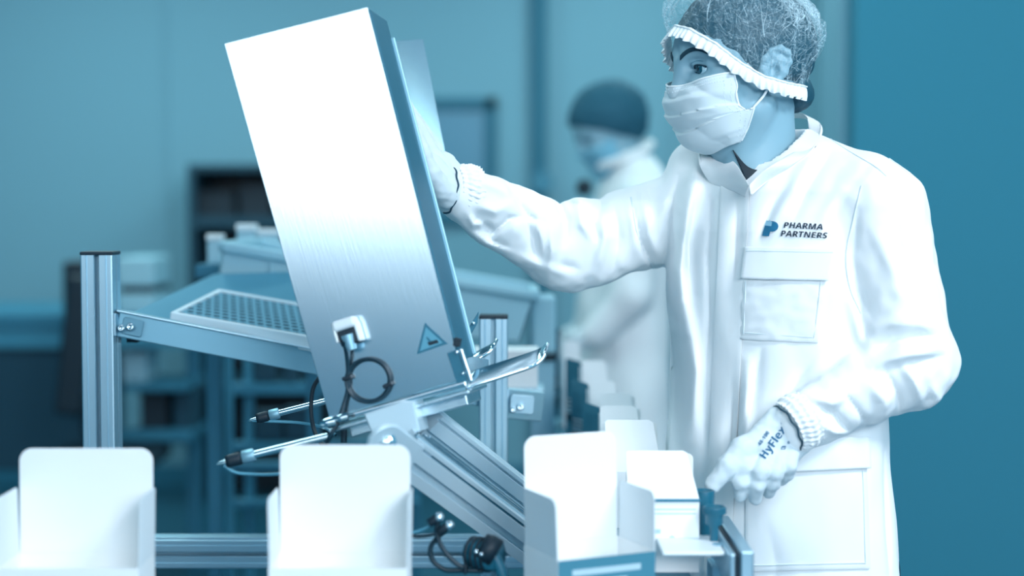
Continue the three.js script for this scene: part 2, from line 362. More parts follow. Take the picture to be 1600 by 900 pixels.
{ // dark open cabinet
  const a = P(288, 256, 6.6), b = P(520, 620, 6.6), w = b.x - a.x, H = a.y, t = thing('cabinet', 'dark open-fronted cabinet with shelves against the far wall, behind the metal plate', 'cabinet', V((a.x + b.x) / 2, 0, -6.9));
  const d = 0.45, s = 0.03;
  for (const x of [-w / 2 + s / 2, w / 2 - s / 2]) part('side_panel', boxAt(s, H, d, x, H / 2, 0), M.tealDark, t);
  part('top_panel', boxAt(w - 2 * s, s, d, 0, H - s / 2, 0), M.tealDark, t);
  part('back_panel', boxAt(w - 2 * s, H - s, 0.012, 0, (H - s) / 2, -d / 2 + 0.006), M.black, t);
  for (const py of [347, 470, 600]) part('shelf', boxAt(w - 2 * s, 0.05, d - 0.03, 0, P(0, py, 6.7).y, 0.01), M.tealDark, t);
  for (const [x, y, ww, hh] of [[300, 334, 60, 40], [368, 336, 50, 50]]) { const q = P(x, y, 6.65); const o = tag(struct('storage_box', boxAt(ww / 360, hh / 360, 0.25, 0, hh / 720, 0), M.black), 'black storage box on the ' + (x === 300 ? 'left' : 'right') + ' half of the upper cabinet shelf', 'box'); delete o.userData.kind; o.name = numbered('storage_box'); o.position.set(q.x + ww / 720, P(0, 347, 6.7).y + 0.025, -6.88); }
}
{ // desk on the left
  const d = 5.2, a = P(-160, 492, d), b = P(290, 492, d), top = a.y, t = thing('desk', 'long desk with dark modesty panel at the left edge, behind the left aluminium post', 'desk', V(a.x, 0, -d));
  const w = b.x - a.x;
  part('desk_top', boxAt(w, 0.045, 0.7, w / 2, top - 0.022, -0.35), M.tealMid, t);
  part('front_rail', boxAt(w, 0.07, 0.03, w / 2, top - 0.08, -0.03), M.tealPost, t);
  const m = P(128, 600, d).x - a.x;
  part('modesty_panel', boxAt(m, 0.42, 0.02, m / 2, top - 0.33, -0.05), std(col(0.004, 0.05, 0.085), 0.7), t);
  part('foot_rail', boxAt(w, 0.05, 0.05, w / 2, P(0, 692, d).y, -0.12), M.tealMid, t);
  for (const x of [m + 0.03, w - 0.04]) part('leg', boxAt(0.05, top - 0.045, 0.05, x, (top - 0.045) / 2, -0.3), M.tealMid, t);
  for (const [y, px0, px1] of [[P(0, 610, d).y, 185, 285], [P(0, 690, d).y, 185, 290]]) { const x0 = P(px0, 0, d).x - a.x, x1 = P(px1, 0, d).x - a.x; part('under_shelf', boxAt(x1 - x0, 0.025, 0.3, (x0 + x1) / 2, y, -0.2), M.tealMid, t); }
  const put = (name, px0, px1, py0, dd, depth, mat, label, cat, base) => {
    const p0 = P(px0, py0, dd), p1 = P(px1, py0, dd), o = thing(name, label, cat, V((p0.x + p1.x) / 2, base, -dd - depth / 2));
    return [o, p1.x - p0.x, p0.y - base, depth, mat];
  };
  { const [o, ww, hh, dd, mat] = put('label_printer', 182, 240, 402, 5.25, 0.25, M.whitePlastic, 'pale desktop printer behind the left aluminium post', 'printer', top);
    part('housing', boxAt(ww, hh * 0.52, dd, 0, hh * 0.74, 0, 0.01), M.bin, o); part('paper_slot', boxAt(ww * 0.86, hh * 0.12, dd * 0.9, 0, hh * 0.42, -0.004, 0.003), M.black, o); part('tray', boxAt(ww, hh * 0.36, dd, 0, hh * 0.18, 0, 0.01), M.bin, o); }
  { const [o, ww, hh, dd] = put('tape_dispenser', 222, 252, 408, 5.4, 0.14, 0, 'black upright dispenser right of the pale printer on the desk', 'dispenser', top);
    part('body', boxAt(ww, hh, dd, 0, hh / 2, 0, 0.02), M.black, o); part('foot', boxAt(ww * 1.2, 0.02, dd * 1.2, 0, 0.01, 0), M.black, o); }
  { const [o, ww, hh, dd] = put('loudspeaker', 96, 132, 408, 5.2, 0.12, 0, 'black upright box speaker on the desk left of the aluminium post', 'speaker', top);
    part('body', boxAt(ww, hh, dd, 0, hh / 2, 0, 0.015), M.black, o); const g = new THREE.CylinderGeometry(0.022, 0.022, 0.012, 20); g.rotateX(Math.PI / 2); g.translate(0, hh * 0.55, dd / 2); part('cone', g, M.rubber, o); }
  { const o = thing('office_chair', 'black office chair with its back turned, tucked under the desk beside the post', 'chair', V(P(112, 0, 4.95).x, 0, -4.95));
    const s = P(0, 640, 4.95).y; const bk = rbox(0.09, 0.46, 0.035, 0.02); bk.rotateZ(-0.12); bk.translate(-0.01, s + 0.2, -0.05);
    part('backrest', bk, M.black, o); part('seat', boxAt(0.34, 0.06, 0.36, 0.06, 0.47, -0.2, 0.02), M.black, o); part('gas_spring', rod(V(0.06, 0.06, -0.2), V(0.06, 0.46, -0.2), 0.025), M.black, o);
    part('back_bar', rod(V(0.02, 0.46, -0.12), V(0.01, s + 0.05, -0.06), 0.015), M.black, o);
    for (let k = 0; k < 5; k++) { const an = k * 1.2566; part('foot', rod(V(0.06, 0.07, -0.2), V(0.06 + 0.24 * Math.cos(an), 0.02, -0.2 + 0.24 * Math.sin(an)), 0.02, 0.014), M.black, o); } }
  for (const [px0, px1, py0, py1, lab, mat] of [[188, 226, 556, 604, 'pale carton on the shelf under the desk', M.bin], [216, 258, 616, 684, 'dark bin standing under the desk shelf', M.black], [268, 296, 612, 684, 'second dark bin under the desk, right of the first', M.tealDark]]) {
    const p0 = P(px0, py0, 5.32), p1 = P(px1, py1, 5.32), o = thing('storage_box', lab, 'box', V((p0.x + p1.x) / 2, p1.y + 0.0125, -5.42));
    part('body', boxAt(p1.x - p0.x, p0.y - p1.y - 0.02, 0.2, 0, (p0.y - p1.y - 0.02) / 2, 0, 0.006), mat, o); part('lid', boxAt(p1.x - p0.x + 0.01, 0.018, 0.21, 0, p0.y - p1.y - 0.01, 0, 0.004), mat, o);
  }
}
{ // second machine frame behind the plate
  const t = thing('equipment_rack', 'blurred teal aluminium rack with cross rails standing behind the metal plate', 'rack', V(P(360, 0, 3.9).x, 0, -3.9)), d = 3.9;
  const put = (x0, x1, y0, y1, dz = 0, m = M.tealMid, nm = 'rail') => { const a = P(x0, y0, d + dz), b = P(x1, y1, d + dz), g = rbox(Math.abs(b.x - a.x), Math.abs(a.y - b.y), 0.045); g.translate((a.x + b.x) / 2, (a.y + b.y) / 2, (a.z + b.z) / 2); wpart(nm, g, m, t); };
  const post = (x0, x1, dz) => { const a = P(x0, 545, d + dz), b = P(x1, 545, d + dz); wpart('post', boxAt(b.x - a.x, a.y, b.x - a.x, (a.x + b.x) / 2, a.y / 2, -d - dz), M.tealPost, t); };
  post(331, 344, 0); post(349, 362, 0.05); post(380, 394, 0.35); post(640, 655, 0.35);
  put(365, 655, 598, 616, 0.35); put(365, 655, 690, 704, 0.35); put(350, 655, 722, 736, 0.1); put(365, 655, 780, 792, 0.35);
  for (const [x0, x1, y0, y1, lab] of [[398, 430, 556, 598, 'dark box on the upper rail of the blurred rack'], [444, 462, 560, 598, 'black bottle-sized box on the upper rail of the blurred rack'], [400, 440, 645, 690, 'dark box on the middle rail of the blurred rack'], [446, 480, 640, 690, 'second dark box on the middle rail of the blurred rack']]) {
    const a = P(x0, y0, 4.25), b = P(x1, y1, 4.25), o = thing('parts_box', lab, 'box', V((a.x + b.x) / 2, b.y + 0.004, -4.25));
    part('body', boxAt(b.x - a.x, a.y - b.y - 0.008, 0.05, 0, (a.y - b.y - 0.008) / 2, 0, 0.004), M.tealDark, o); part('lid', boxAt(b.x - a.x + 0.004, 0.01, 0.054, 0, a.y - b.y - 0.004, 0, 0.002), M.tealDark, o);
  }
}

// ------------------------------------------------------------------ the machine
// posts and beams of the machine frame
const FR_D = 2.5;
{
  const t = thing('machine_frame', 'aluminium machine frame of two slotted posts, sloping side beam and low cross rail', 'machine frame', V(P(460, 0, FR_D).x, 0, -FR_D));
  const post = (px, top, d, s) => {
    const c = P(px, top, d), z = c.z - s / 2;
    const g = profile(V(c.x, 0, z), V(c.x, c.y - 0.004, z), s, V(0, 0, 1));
    const p = wpart('post', g, M.alu, t);
    const cap = rbox(s + 0.001, 0.006, s + 0.001, 0.002); cap.translate(c.x, c.y - 0.001, z); cap.applyMatrix4(p.matrixWorld.clone());
    wpart('cap', cap, M.darkCap, p);
    return { x: c.x, y: c.y, z, s };
  };
  const L = post(150, 395, FR_D, 0.053), R = post(771, 495, 2.62, 0.049);
  // sloping side beam from the left post: an angle section with a lip on top
  const a = P(184, 505, FR_D + 0.035), b = P(760, 617, 2.66);
  wpart('side_beam', bar(a, b, 0.022, 0.042, V(0, 1, 0)), M.beam, t);
  const lip = bar(a.clone().add(V(0, 0.022, 0.004)), b.clone().add(V(0, 0.022, 0.004)), 0.03, 0.003, V(0, 1, 0), 0.001); wpart('beam_lip', lip, M.alu, t);
  const scr = (p, r = 0.0058) => { const g = lathe([[0, 0], [r, 0], [r, 0.003], [r * 0.8, 0.0052], [r * 0.45, 0.0055], [r * 0.4, 0.0035], [0, 0.0035]], p, p.clone().add(V(0.0, 0.001, 0.006)), 18); return g; };
  { // corner bracket with two screws, left
    const q = P(207, 511, FR_D + 0.022), m = new THREE.Matrix4().makeRotationZ(-0.2); m.setPosition(q);
    const br = wpart('corner_bracket', sheet(roundRect(0.034, 0.028, 0.004), 0.002, m), M.beam, t);
    const side = rbox(0.004, 0.036, 0.03, 0.001); side.translate(L.x + L.s / 2 + 0.002, P(0, 508, FR_D).y, L.z + 0.012); wpart('corner_bracket', side, M.alu, t);
    wpart('screw', scr(P(204, 511, FR_D + 0.018), 0.0066), M.chrome, t); wpart('screw', scr(P(190, 513, FR_D + 0.014), 0.0060), M.chrome, t);
  }
  { // right end: bracket plate with two screws
    const e = [P(794, 600, 2.64), P(836, 590, 2.64)];
    wpart('end_beam', bar(P(780, 628, 2.68), P(838, 634, 2.72), 0.05, 0.052, V(0, 1, 0)), M.alu, t);
    const q = P(816, 632, 2.652), m = new THREE.Matrix4().makeRotationZ(-0.08); m.setPosition(q);
    wpart('corner_bracket', sheet(roundRect(0.042, 0.032, 0.005), 0.003, m), M.alu, t);
    wpart('screw', scr(P(802, 640, 2.645), 0.005), M.chrome, t); wpart('screw', scr(P(813, 636, 2.645), 0.006), M.chrome, t);
  }
  { // low cross rail
    const a1 = P(60, 861, FR_D + 0.12), b1 = P(900, 861, FR_D + 0.12);
    wpart('cross_rail', profile(a1, b1, 0.05, V(0, 1, 0)), M.alu, t);
    wpart('rail_strip', bar(a1.clone().add(V(0, 0.0265, 0.012)), b1.clone().add(V(0, 0.0265, 0.012)), 0.02, 0.004, V(0, 1, 0), 0.001), M.alu, t);
    for (const q of [P(80, 861, FR_D + 0.17), P(880, 861, FR_D + 0.17)]) wpart('post', boxAt(0.05, q.y - 0.03, 0.05, q.x, (q.y - 0.03) / 2, q.z), M.aluDull, t);
  }
}
{ // sloping shelf sheet behind the beam
  const m = [P(182, 500, FR_D + 0.06), P(520, 565, FR_D + 0.11), P(600, 420, 3.1), P(335, 428, 3.1)];
  const t = thing('shelf_sheet', 'sloping flat metal shelf behind the left post, under the perforated tray', 'shelf', m[0].clone());
  const g = gridSheet([[m[3], m[2]], [m[0], m[1]]], [[V(0, 1, 0), V(0, 1, 0)], [V(0, 1, 0), V(0, 1, 0)]], 0.003, -0.003);
  wpart('sheet', g, M.sheetTeal, t);
  const e = bar(m[0].clone().add(V(0, -0.004, 0.004)), m[1].clone().add(V(0, -0.004, 0.004)), 0.003, 0.02, V(0, 1, 0), 0.001); wpart('front_lip', e, M.aluDull, t);
  wpart('support_bar', bar(m[0].clone().add(V(0.02, -0.03, -0.02)), m[3].clone().add(V(0.02, -0.03, 0)), 0.02, 0.02, V(0, 1, 0)), M.black, t);
}
{ // perforated tray
  const fl = P(266, 487, 2.60), fr = P(505, 529, 2.575), bl = P(330, 449, 2.86);
  const x = fr.clone().sub(fl), w = x.length(); x.normalize();
  let zb = bl.clone().sub(fl); const y = x.clone().cross(zb).normalize().multiplyScalar(1); if (y.y < 0) y.multiplyScalar(-1);
  const zz = x.clone().cross(y); if (zz.dot(zb) > 0) zz.multiplyScalar(-1);
  const D = Math.abs(zb.dot(zz)), m = basis(fl, x, y, zz), h = 0.026;
  const t = thing('tray', 'white tray with a perforated dark insert on the sloping shelf', 'tray', fl.clone());
  const L = (g) => { g.applyMatrix4(m); return g; }, rim = 0.009;
  wpart('base', L(boxAt(w, 0.004, D, w / 2, -h + 0.002, -D / 2)), M.tray, t);
  for (const [ww, dd, cx, cz] of [[w, rim, w / 2, -rim / 2], [w, rim, w / 2, -D + rim / 2], [rim, D - 2 * rim, rim / 2, -D / 2], [rim, D - 2 * rim, w - rim / 2, -D / 2]]) wpart('rim', L(boxAt(ww, h, dd, cx, -h / 2, cz)), M.tray, t);
  const ins = wpart('perforated_insert', L(boxAt(w - 2 * rim, 0.01, D - 2 * rim, w / 2, -0.009, -D / 2, 0.001)), M.trayFill, t);
  const list = [], nx = 16, nz = 10;
  for (let k = 0; k < nz; k++) for (let i = 0; i < nx; i++) { const g = new THREE.CylinderGeometry(0.0044, 0.0044, 0.003, 12); g.scale(1.25, 1, 1); g.translate(rim + (w - 2 * rim) * (i + 0.5 + (k % 2 ? 0.25 : -0.25)) / nx, -0.0046, -rim - (D - 2 * rim) * (k + 0.5) / nz); list.push(g); }
  const hs = wpart('holes', L(merge(list)), M.hole, t); hs.userData.kind = 'stuff';
}
function makeBin(label, tl, tr, bl, br, depth, d, mat) { // tapered plastic bin with rolled lip; pixel corners of its front face
  const A = [P(...tl, d), P(...tr, d), P(...bl, d), P(...br, d)], t = thing('storage_bin', label, 'bin', A[2].clone().add(A[3]).multiplyScalar(0.5));
  const back = (p, k) => p.clone().add(V(k, 0, -depth));
  const wall = (a, b, c, e) => { const n = b.clone().sub(a).cross(c.clone().sub(a)).normalize(); return gridSheet([[a, b], [c, e]], [[n, n], [n, n]], 0.004, 0); };
  const B = [back(A[0], 0.02), back(A[1], 0.0), back(A[2], 0.02), back(A[3], 0.0)];
  wpart('front_wall', wall(A[0], A[1], A[2], A[3]), mat, t); wpart('back_wall', wall(B[0], B[1], B[2], B[3]), mat, t);
  wpart('side_wall', wall(B[0], A[0], B[2], A[2]), mat, t); wpart('side_wall', wall(A[1], B[1], A[3], B[3]), mat, t); wpart('floor_panel', wall(A[2], A[3], B[2], B[3]), mat, t);
  const lip = [[A[0], A[1]], [A[1], B[1]], [B[1], B[0]], [B[0], A[0]]].map(([p, q]) => bar(p, q, 0.022, 0.022, V(0, 1, 0), 0.006)); wpart('lip', merge(lip), mat, t);
  wpart('seam_rib', bar(A[0].clone().lerp(A[1], 0.38).add(V(0, -0.01, 0.003)), A[2].clone().lerp(A[3], 0.38).add(V(0, 0, 0.003)), 0.004, 0.006, V(0, 0, 1), 0.001), mat, t);
  return t;
}
makeBin('pale plastic bin with rolled lip behind the perforated tray, left of the metal plate', [348, 385], [545, 418], [338, 458], [560, 500], 0.32, 3.12, M.bin);
makeBin('pale plastic bin right of the metal plate, below the raised sleeve', [640, 430], [836, 462], [640, 520], [812, 535], 0.30, 3.3, M.bin);
{ // white blocks beyond the first bin
  for (const [x0, x1, y0, y1, d, lab] of [[326, 348, 366, 412, 3.5, 'small white block left of the pale bin, before the dark cabinet'], [372, 400, 350, 400, 3.56, 'taller white block behind the left rim of the pale bin'], [404, 436, 358, 400, 3.58, 'low white block behind the middle of the pale bin']]) {
    const a = P(x0, y0, d), b = P(x1, y1, d), t = thing('white_block', lab, 'box', V((a.x + b.x) / 2, b.y, a.z)); const w = b.x - a.x, h = a.y - b.y;
    part('body', boxAt(w, h * 0.8, 0.04, 0, h * 0.4, 0, 0.003), M.bin, t); part('lid', boxAt(w + 0.004, h * 0.2, 0.044, 0, h * 0.9, 0, 0.003), M.whitePlastic, t);
  }
  const a = P(316, 412, 3.54), b = P(500, 412, 3.54); const s = thing('side_table', 'narrow table behind the pale bin carrying small white blocks', 'table', V((a.x + b.x) / 2, 0, -3.56)), w = b.x - a.x;
  part('table_top', boxAt(w, 0.03, 0.2, 0, a.y - 0.015, 0), M.tealMid, s); for (const x of [-1, 1]) part('leg', boxAt(0.03, a.y - 0.03, 0.03, x * (w / 2 - 0.02), (a.y - 0.03) / 2, 0), M.tealMid, s);
}
{ // blurred unit right of the second bin
  const p = P(849, 640, 3.35), t = thing('column_unit', 'blurred pale-blue column-shaped unit right of the pale bin', 'machine unit', V(p.x, 0, -3.4));
  const y = (py) => P(0, py, 3.35).y;
  part('column', boxAt(0.052, y(560), 0.06, 0, y(560) / 2, 0), M.aluDull, t);
  part('head', boxAt(0.056, y(462) - y(556), 0.07, 0, (y(462) + y(556)) / 2, 0.01, 0.012), M.bin, t);
  part('band', boxAt(0.058, 0.014, 0.074, 0, y(560), 0.01), M.black, t);
  const q = P(758, 610, 3.05), u = thing('white_box', 'flat white carton box behind the right aluminium post', 'box', V(P(790, 0, 2.98).x, P(0, 606, 2.98).y, -3.0)); const W = 0.125, H = P(0, 546, 2.98).y - P(0, 606, 2.98).y;
  part('body', boxAt(W, H * 0.86, 0.08, 0, H * 0.43, 0, 0.003), M.card, u); part('lid', boxAt(W + 0.004, H * 0.14, 0.084, 0, H * 0.93, 0, 0.003), M.card, u);
  const s = thing('support_bracket', 'metal console bracket carrying the flat white box behind the right post', 'bracket', V(P(790, 0, 2.98).x, 0, -3.0));
  const top = P(0, 606, 2.98).y; part('plate', boxAt(0.15, 0.008, 0.1, 0, top - 0.004, 0), M.alu, s); part('stem', boxAt(0.04, top - 0.008, 0.04, -0.02, (top - 0.008) / 2, 0), M.tealPost, s);
}

// ---- the carton magazine: two leaning side plates with flanges, a foot with forks, sensor, cable loop
const MAG = thing('carton_magazine', 'leaning brushed metal magazine with two side plates, fork ends and warning sign', 'machine', P(620, 640, 2.2));
const MG = (() => {
  const BL = P(519, 657, 2.19), BR = P(731, 592, 2.158), TL = P(351, 67, 2.215);
  const x = BR.clone().sub(BL), w = x.length(); x.normalize();
  const up = TL.clone().sub(BL); const n = x.clone().cross(up).normalize(); const y = n.clone().cross(x); const h = up.dot(y);
  return { m: basis(BL, x, y, n), w, h, lean: up.dot(x), x, y, n, o: BL, at: (u, v, k = 0) => BL.clone().addScaledVector(x, u).addScaledVector(y, v).addScaledVector(n, k) };
})();
{
  const L = (g) => { g.applyMatrix4(MG.m); return g; }, { w, h, lean } = MG;
  // near side plate: parallelogram, top edge a little wider
  const topL = [lean, h], toLocal = (px, py, d) => { const q = P(px, py, d).applyMatrix4(MG.m.clone().invert()); return [q.x, q.y]; };
  // intersect sight lines with the plate's plane, for marks on the plate
  MG.on = (px, py) => { const dir = P(px, py, 1).sub(EYE), t = MG.o.clone().sub(EYE).dot(MG.n) / dir.dot(MG.n), q = EYE.clone().addScaledVector(dir, t).applyMatrix4(MG.m.clone().invert()); return [q.x, q.y]; };
  const c = [MG.on(515, 655), MG.on(724, 592), MG.on(574, 11), MG.on(350, 68)];
  const g = sheet(c, 0.003, MG.m, 0.0008);
  { const p = g.attributes.position, uv = g.attributes.uv; for (let i = 0; i < p.count; i++) { const q = V(p.getX(i), p.getY(i), p.getZ(i)).sub(MG.o); uv.setXY(i, q.dot(MG.y), q.dot(MG.x)); } }
  wpart('side_plate', g, M.steel, MAG);
  // flange folded back along the right edge
  const A = c[1], B = c[2], ln = Math.hypot(B[0] - A[0], B[1] - A[1]), ax = V((B[0] - A[0]) / ln, (B[1] - A[1]) / ln, 0), side = V(ax.y, -ax.x, 0);
  const fm = basis(V(A[0], A[1], 0), ax, side.clone(), ax.clone().cross(side)), F = 0.10;
  const fl = boxAt(ln - 0.03, 0.003, F, ln / 2 + 0.012, 0.0015, 0); fl.translate(0, 0, (fm.elements[10] > 0 ? -1 : 1) * F / 2); fl.applyMatrix4(fm); wpart('side_flange', L(fl), M.flange, MAG);
  const hem = boxAt(ln - 0.06, 0.008, 0.004, ln / 2, 0.004, 0); hem.translate(0, 0, (fm.elements[10] > 0 ? -1 : 1) * F); hem.applyMatrix4(fm); wpart('flange_hem', L(hem), M.aluDull, MAG);
  // stack of flat carton blanks between the plates, only their edge shows beside the flange
  // far side plate
  const fp = [P(610, 66, 2.632), P(661, 62, 2.632), P(706, 292, 2.60), P(664, 300, 2.60)];
  const nn = fp[1].clone().sub(fp[0]).cross(fp[3].clone().sub(fp[0])).normalize().multiplyScalar(-1);
  wpart('far_plate', gridSheet([[fp[0], fp[1]], [fp[3], fp[2]]], [[nn, nn], [nn, nn]], 0.003, 0), M.farSteel, MAG);
  wpart('plate_arm', bar(P(662, 296, 2.604), P(704, 560, 2.50), 0.022, 0.006, V(0, 0, 1), 0.001), M.farSteel, MAG); wpart('cross_bar', bar(P(704, 560, 2.50), P(690, 590, 2.20), 0.02, 0.012, V(0, 1, 0), 0.002), M.steel, MAG);
  // bottom edge bar: bent sheet foot
  const e = MG.on(515, 655), e2 = MG.on(730, 594), Ld = Math.hypot(e2[0] - e[0], e2[1] - e[1]);
  const fa = MG.at(e[0], e[1] - 0.004, 0.006), fb = MG.at(e2[0], e2[1] - 0.004, 0.006);
  wpart('foot_edge', bar(fa, fb, 0.012, 0.009, MG.y, 0.003), M.chrome, MAG);
  wpart('foot_plate', bar(MG.at(e[0] - 0.004, e[1] - 0.016, -0.06), MG.at(e2[0], e2[1] - 0.016, -0.06), 0.14, 0.006, MG.y, 0.002), M.steel, MAG);
  wpart('foot_channel', bar(MG.at(e[0] + 0.02, e[1] - 0.026, -0.06), MG.at(e2[0] - 0.01, e2[1] - 0.026, -0.06), 0.10, 0.016, MG.y, 0.002), M.steel, MAG);
  // fork arms that reach out to the right, curled at their tips
  const fork = (pts, wdt, name) => { // ribbon along pts
    const cv = new THREE.CatmullRomCurve3(pts, false, 'centripetal'), rows = [[], []], nr = [[], []], N = 30, zv = V(0.18, 0.36, -0.9).normalize();
    for (let k = 0; k <= N; k++) { const q = cv.getPoint(k / N), tg = cv.getTangent(k / N), nv = zv.clone().cross(tg).normalize(); if (nv.y < 0) nv.multiplyScalar(-1);
      const taper = k > N - 4 ? 1 - 0.14 * (k - N + 4) : 1; rows[0].push(q.clone().addScaledVector(zv, wdt / 2 + wdt / 2 * taper)); rows[1].push(q.clone().addScaledVector(zv, wdt / 2 - wdt / 2 * taper)); nr[0].push(nv); nr[1].push(nv); }
    return gridSheet(rows, nr, 0.004, -0.002);
  };
  const f1 = [P(728, 604, 2.19), P(760, 594, 2.2), P(800, 581, 2.21), P(824, 573, 2.215), P(838, 567, 2.22), P(846, 560, 2.222), P(851, 552, 2.224)];
  const fk = wpart('fork_arm', fork(f1, 0.046), M.chrome, MAG);
  wpart('fork_rim', hose(f1.map((p) => p.clone().add(V(0, -0.001, 0.003))), 0.0036, 60, 8), M.chrome, MAG);
  for (const [px, py] of [[763, 578], [768, 574], [774, 570]]) { const s = boxAt(0.012, 0.001, 0.004, 0, 0, 0, 0); s.rotateZ(0.28); const q = P(px + 4, py + 4, 2.235); s.translate(q.x, q.y + 0.001, q.z); wpart('slot', s, M.black, fk); }
  const f2 = [P(725, 572, 2.42), P(745, 561, 2.42), P(760, 553, 2.425), P(768, 547, 2.43), P(773, 539, 2.43)];
  wpart('fork_arm', fork(f2, 0.03), M.chrome, MAG); wpart('fork_rim', hose(f2, 0.0032, 40, 8), M.chrome, MAG);
  wpart('fork_web', sheet([[0, 0], [0.034, 0.010], [0.034, 0.024], [0, 0.03]], 0.003, basis(P(730, 585, 2.41), V(1, 0, 0), V(0, 1, 0), V(0, 0, 1))), M.steel, MAG);
  // small pointed lug beside the flange foot with a rivet
  wpart('lug', sheet([[0, 0], [0.026, 0.042], [0.024, 0.024], [0.006, -0.008]], 0.003, basis(P(721, 530, 2.3), V(1, 0, 0), V(0, 1, 0), V(0, 0, 1))), M.flange, MAG);
  wpart('rivet', ball(P(740, 505, 2.295), 0.0028), M.chrome, MAG);
  // upright hinge strip with two rivets at the plate's right foot
  const h1 = MG.on(716, 546), h2 = MG.on(733, 598), hb = MG.at(h2[0], h2[1], 0.004), ht = MG.at(h1[0], h1[1], 0.004);
  wpart('hinge_strip', bar(hb.clone().addScaledVector(MG.x, -0.008), ht.clone().addScaledVector(MG.x, -0.008), 0.016, 0.003, MG.n, 0.001), M.flange, MAG);
  wpart('hinge_edge', bar(hb.clone().addScaledVector(MG.x, 0.004), ht.clone().addScaledVector(MG.x, 0.004), 0.007, 0.008, MG.n, 0.002), M.chrome, MAG);
  for (const [px, py] of [[715, 550], [725, 583]]) { const q = MG.on(px, py); wpart('rivet', ball(MG.at(q[0], q[1], 0.007), 0.003), M.chrome, MAG); }
  wpart('edge_clip', bar(MG.at(...MG.on(714, 541), 0.004), MG.at(...MG.on(717, 528), 0.004), 0.01, 0.008, MG.n, 0.001), M.black, MAG);
  // warning sign
  const tri = (pts, k, t, mat, nm, par = MAG) => wpart(nm, sheet(pts.map(([px, py]) => MG.on(px, py)), t, MG.m.clone().multiply(new THREE.Matrix4().makeTranslation(0, 0, k)), 0), mat, par);
  const wl = tri([[664, 504], [700, 537], [651, 554]], 0.0006, 0.0006, M.signEdge, 'warning_label');
  tri([[665.5, 511], [692, 535.5], [656.5, 548.5]], 0.0009, 0.0003, M.sign, 'symbol_ground', wl);
  tri([[668, 535], [683, 530.5], [686, 535.5], [671, 540]], 0.0012, 0.0003, M.black, 'symbol', wl); tri([[666, 528], [668, 526], [675, 534], [672, 536]], 0.0012, 0.0003, M.signEdge, 'symbol', wl);
  // sensor in its white holder
  const sc = MG.on(546, 520), so = MG.at(sc[0], sc[1], 0.0);
  const SM = basis(so, MG.x, MG.y, MG.n), S = (g) => { g.applyMatrix4(SM); return g; };
  const cl = [];
  cl.push(boxAt(0.036, 0.016, 0.026, 0.002, 0.013, 0.015, 0.006), boxAt(0.006, 0.030, 0.024, 0.018, -0.002, 0.014, 0.003), boxAt(0.004, 0.024, 0.024, -0.014, 0.002, 0.014, 0.002));
  wpart('sensor_clip', S(merge(cl)), M.whitePlastic, MAG, 'white plastic sensor clip');
  wpart('sensor', S(boxAt(0.026, 0.024, 0.022, 0.002, -0.006, 0.013, 0.003)), M.black, MAG);
  { const g = new THREE.CylinderGeometry(0.010, 0.007, 0.022, 20); g.translate(0.002, -0.014, 0.020); wpart('plug', S(g), M.aluDull, MAG); }
  // cable from the sensor, coiled into a loop tied with a cable tie
  const cp = (px, py, k) => { const q = MG.on(px, py); return MG.at(q[0], q[1], k); };
  wpart('sensor_cable', hose([cp(545, 532, 0.026), cp(546, 555, 0.014), cp(546, 580, 0.008), cp(545, 610, 0.007), cp(540, 630, 0.008), cp(534, 655, 0.016), cp(522, 680, 0.02), cp(512, 694, 0.01)], 0.0030, 80), M.rubber, MAG);
  for (let q = 0; q < 3; q++) { const pts = []; for (let k = 0; k < 24; k++) { const an = k / 24 * Math.PI * 2, r = 32 + q * 1.1; pts.push(cp(577 + r * Math.cos(an), 594 + r * Math.sin(an), 0.005 + q * 0.0018)); } wpart('cable_loop', hose(pts, 0.0021, 80, 8, true), M.rubber, MAG); }
  for (const [x, y, an] of [[545, 590, 0], [608, 601, 0.2]]) { const g = boxAt(0.014, 0.006, 0.012, 0, 0, 0, 0.002); g.rotateZ(an); const q = MG.on(x, y); g.applyMatrix4(basis(MG.at(q[0], q[1], 0.007), MG.x, MG.y, MG.n)); wpart('cable_tie', g, M.black, MAG); }
  wpart('rear_cable', hose([P(499, 590, 2.26), P(490, 605, 2.26), P(486, 635, 2.26), P(489, 665, 2.25), P(500, 690, 2.22), P(512, 700, 2.2)], 0.0032, 60), M.black, MAG);
  // pointed foot corner, spring and small screws at the lower left
  wpart('foot_tip', lathe([[0, 0], [0.006, 0.003], [0.0075, 0.014], [0.0075, 0.024]], P(499, 664, 2.17), P(516, 660, 2.17)), M.chrome, MAG);
  wpart('foot_tip', lathe([[0, 0], [0.004, 0.002], [0.006, 0.012], [0.006, 0.02]], P(522, 656, 2.16), P(538, 652, 2.16)), M.chrome, MAG);
  { const pts = []; for (let k = 0; k <= 90; k++) { const s = k / 90, an = s * 2 * Math.PI * 9, q = P(537, 672 + 20 * s, 2.19); pts.push(q.add(V(0.004 * Math.cos(an), 0, 0.004 * Math.sin(an)))); } wpart('spring', hose(pts, 0.0008, 260, 5), M.black, MAG); }
}
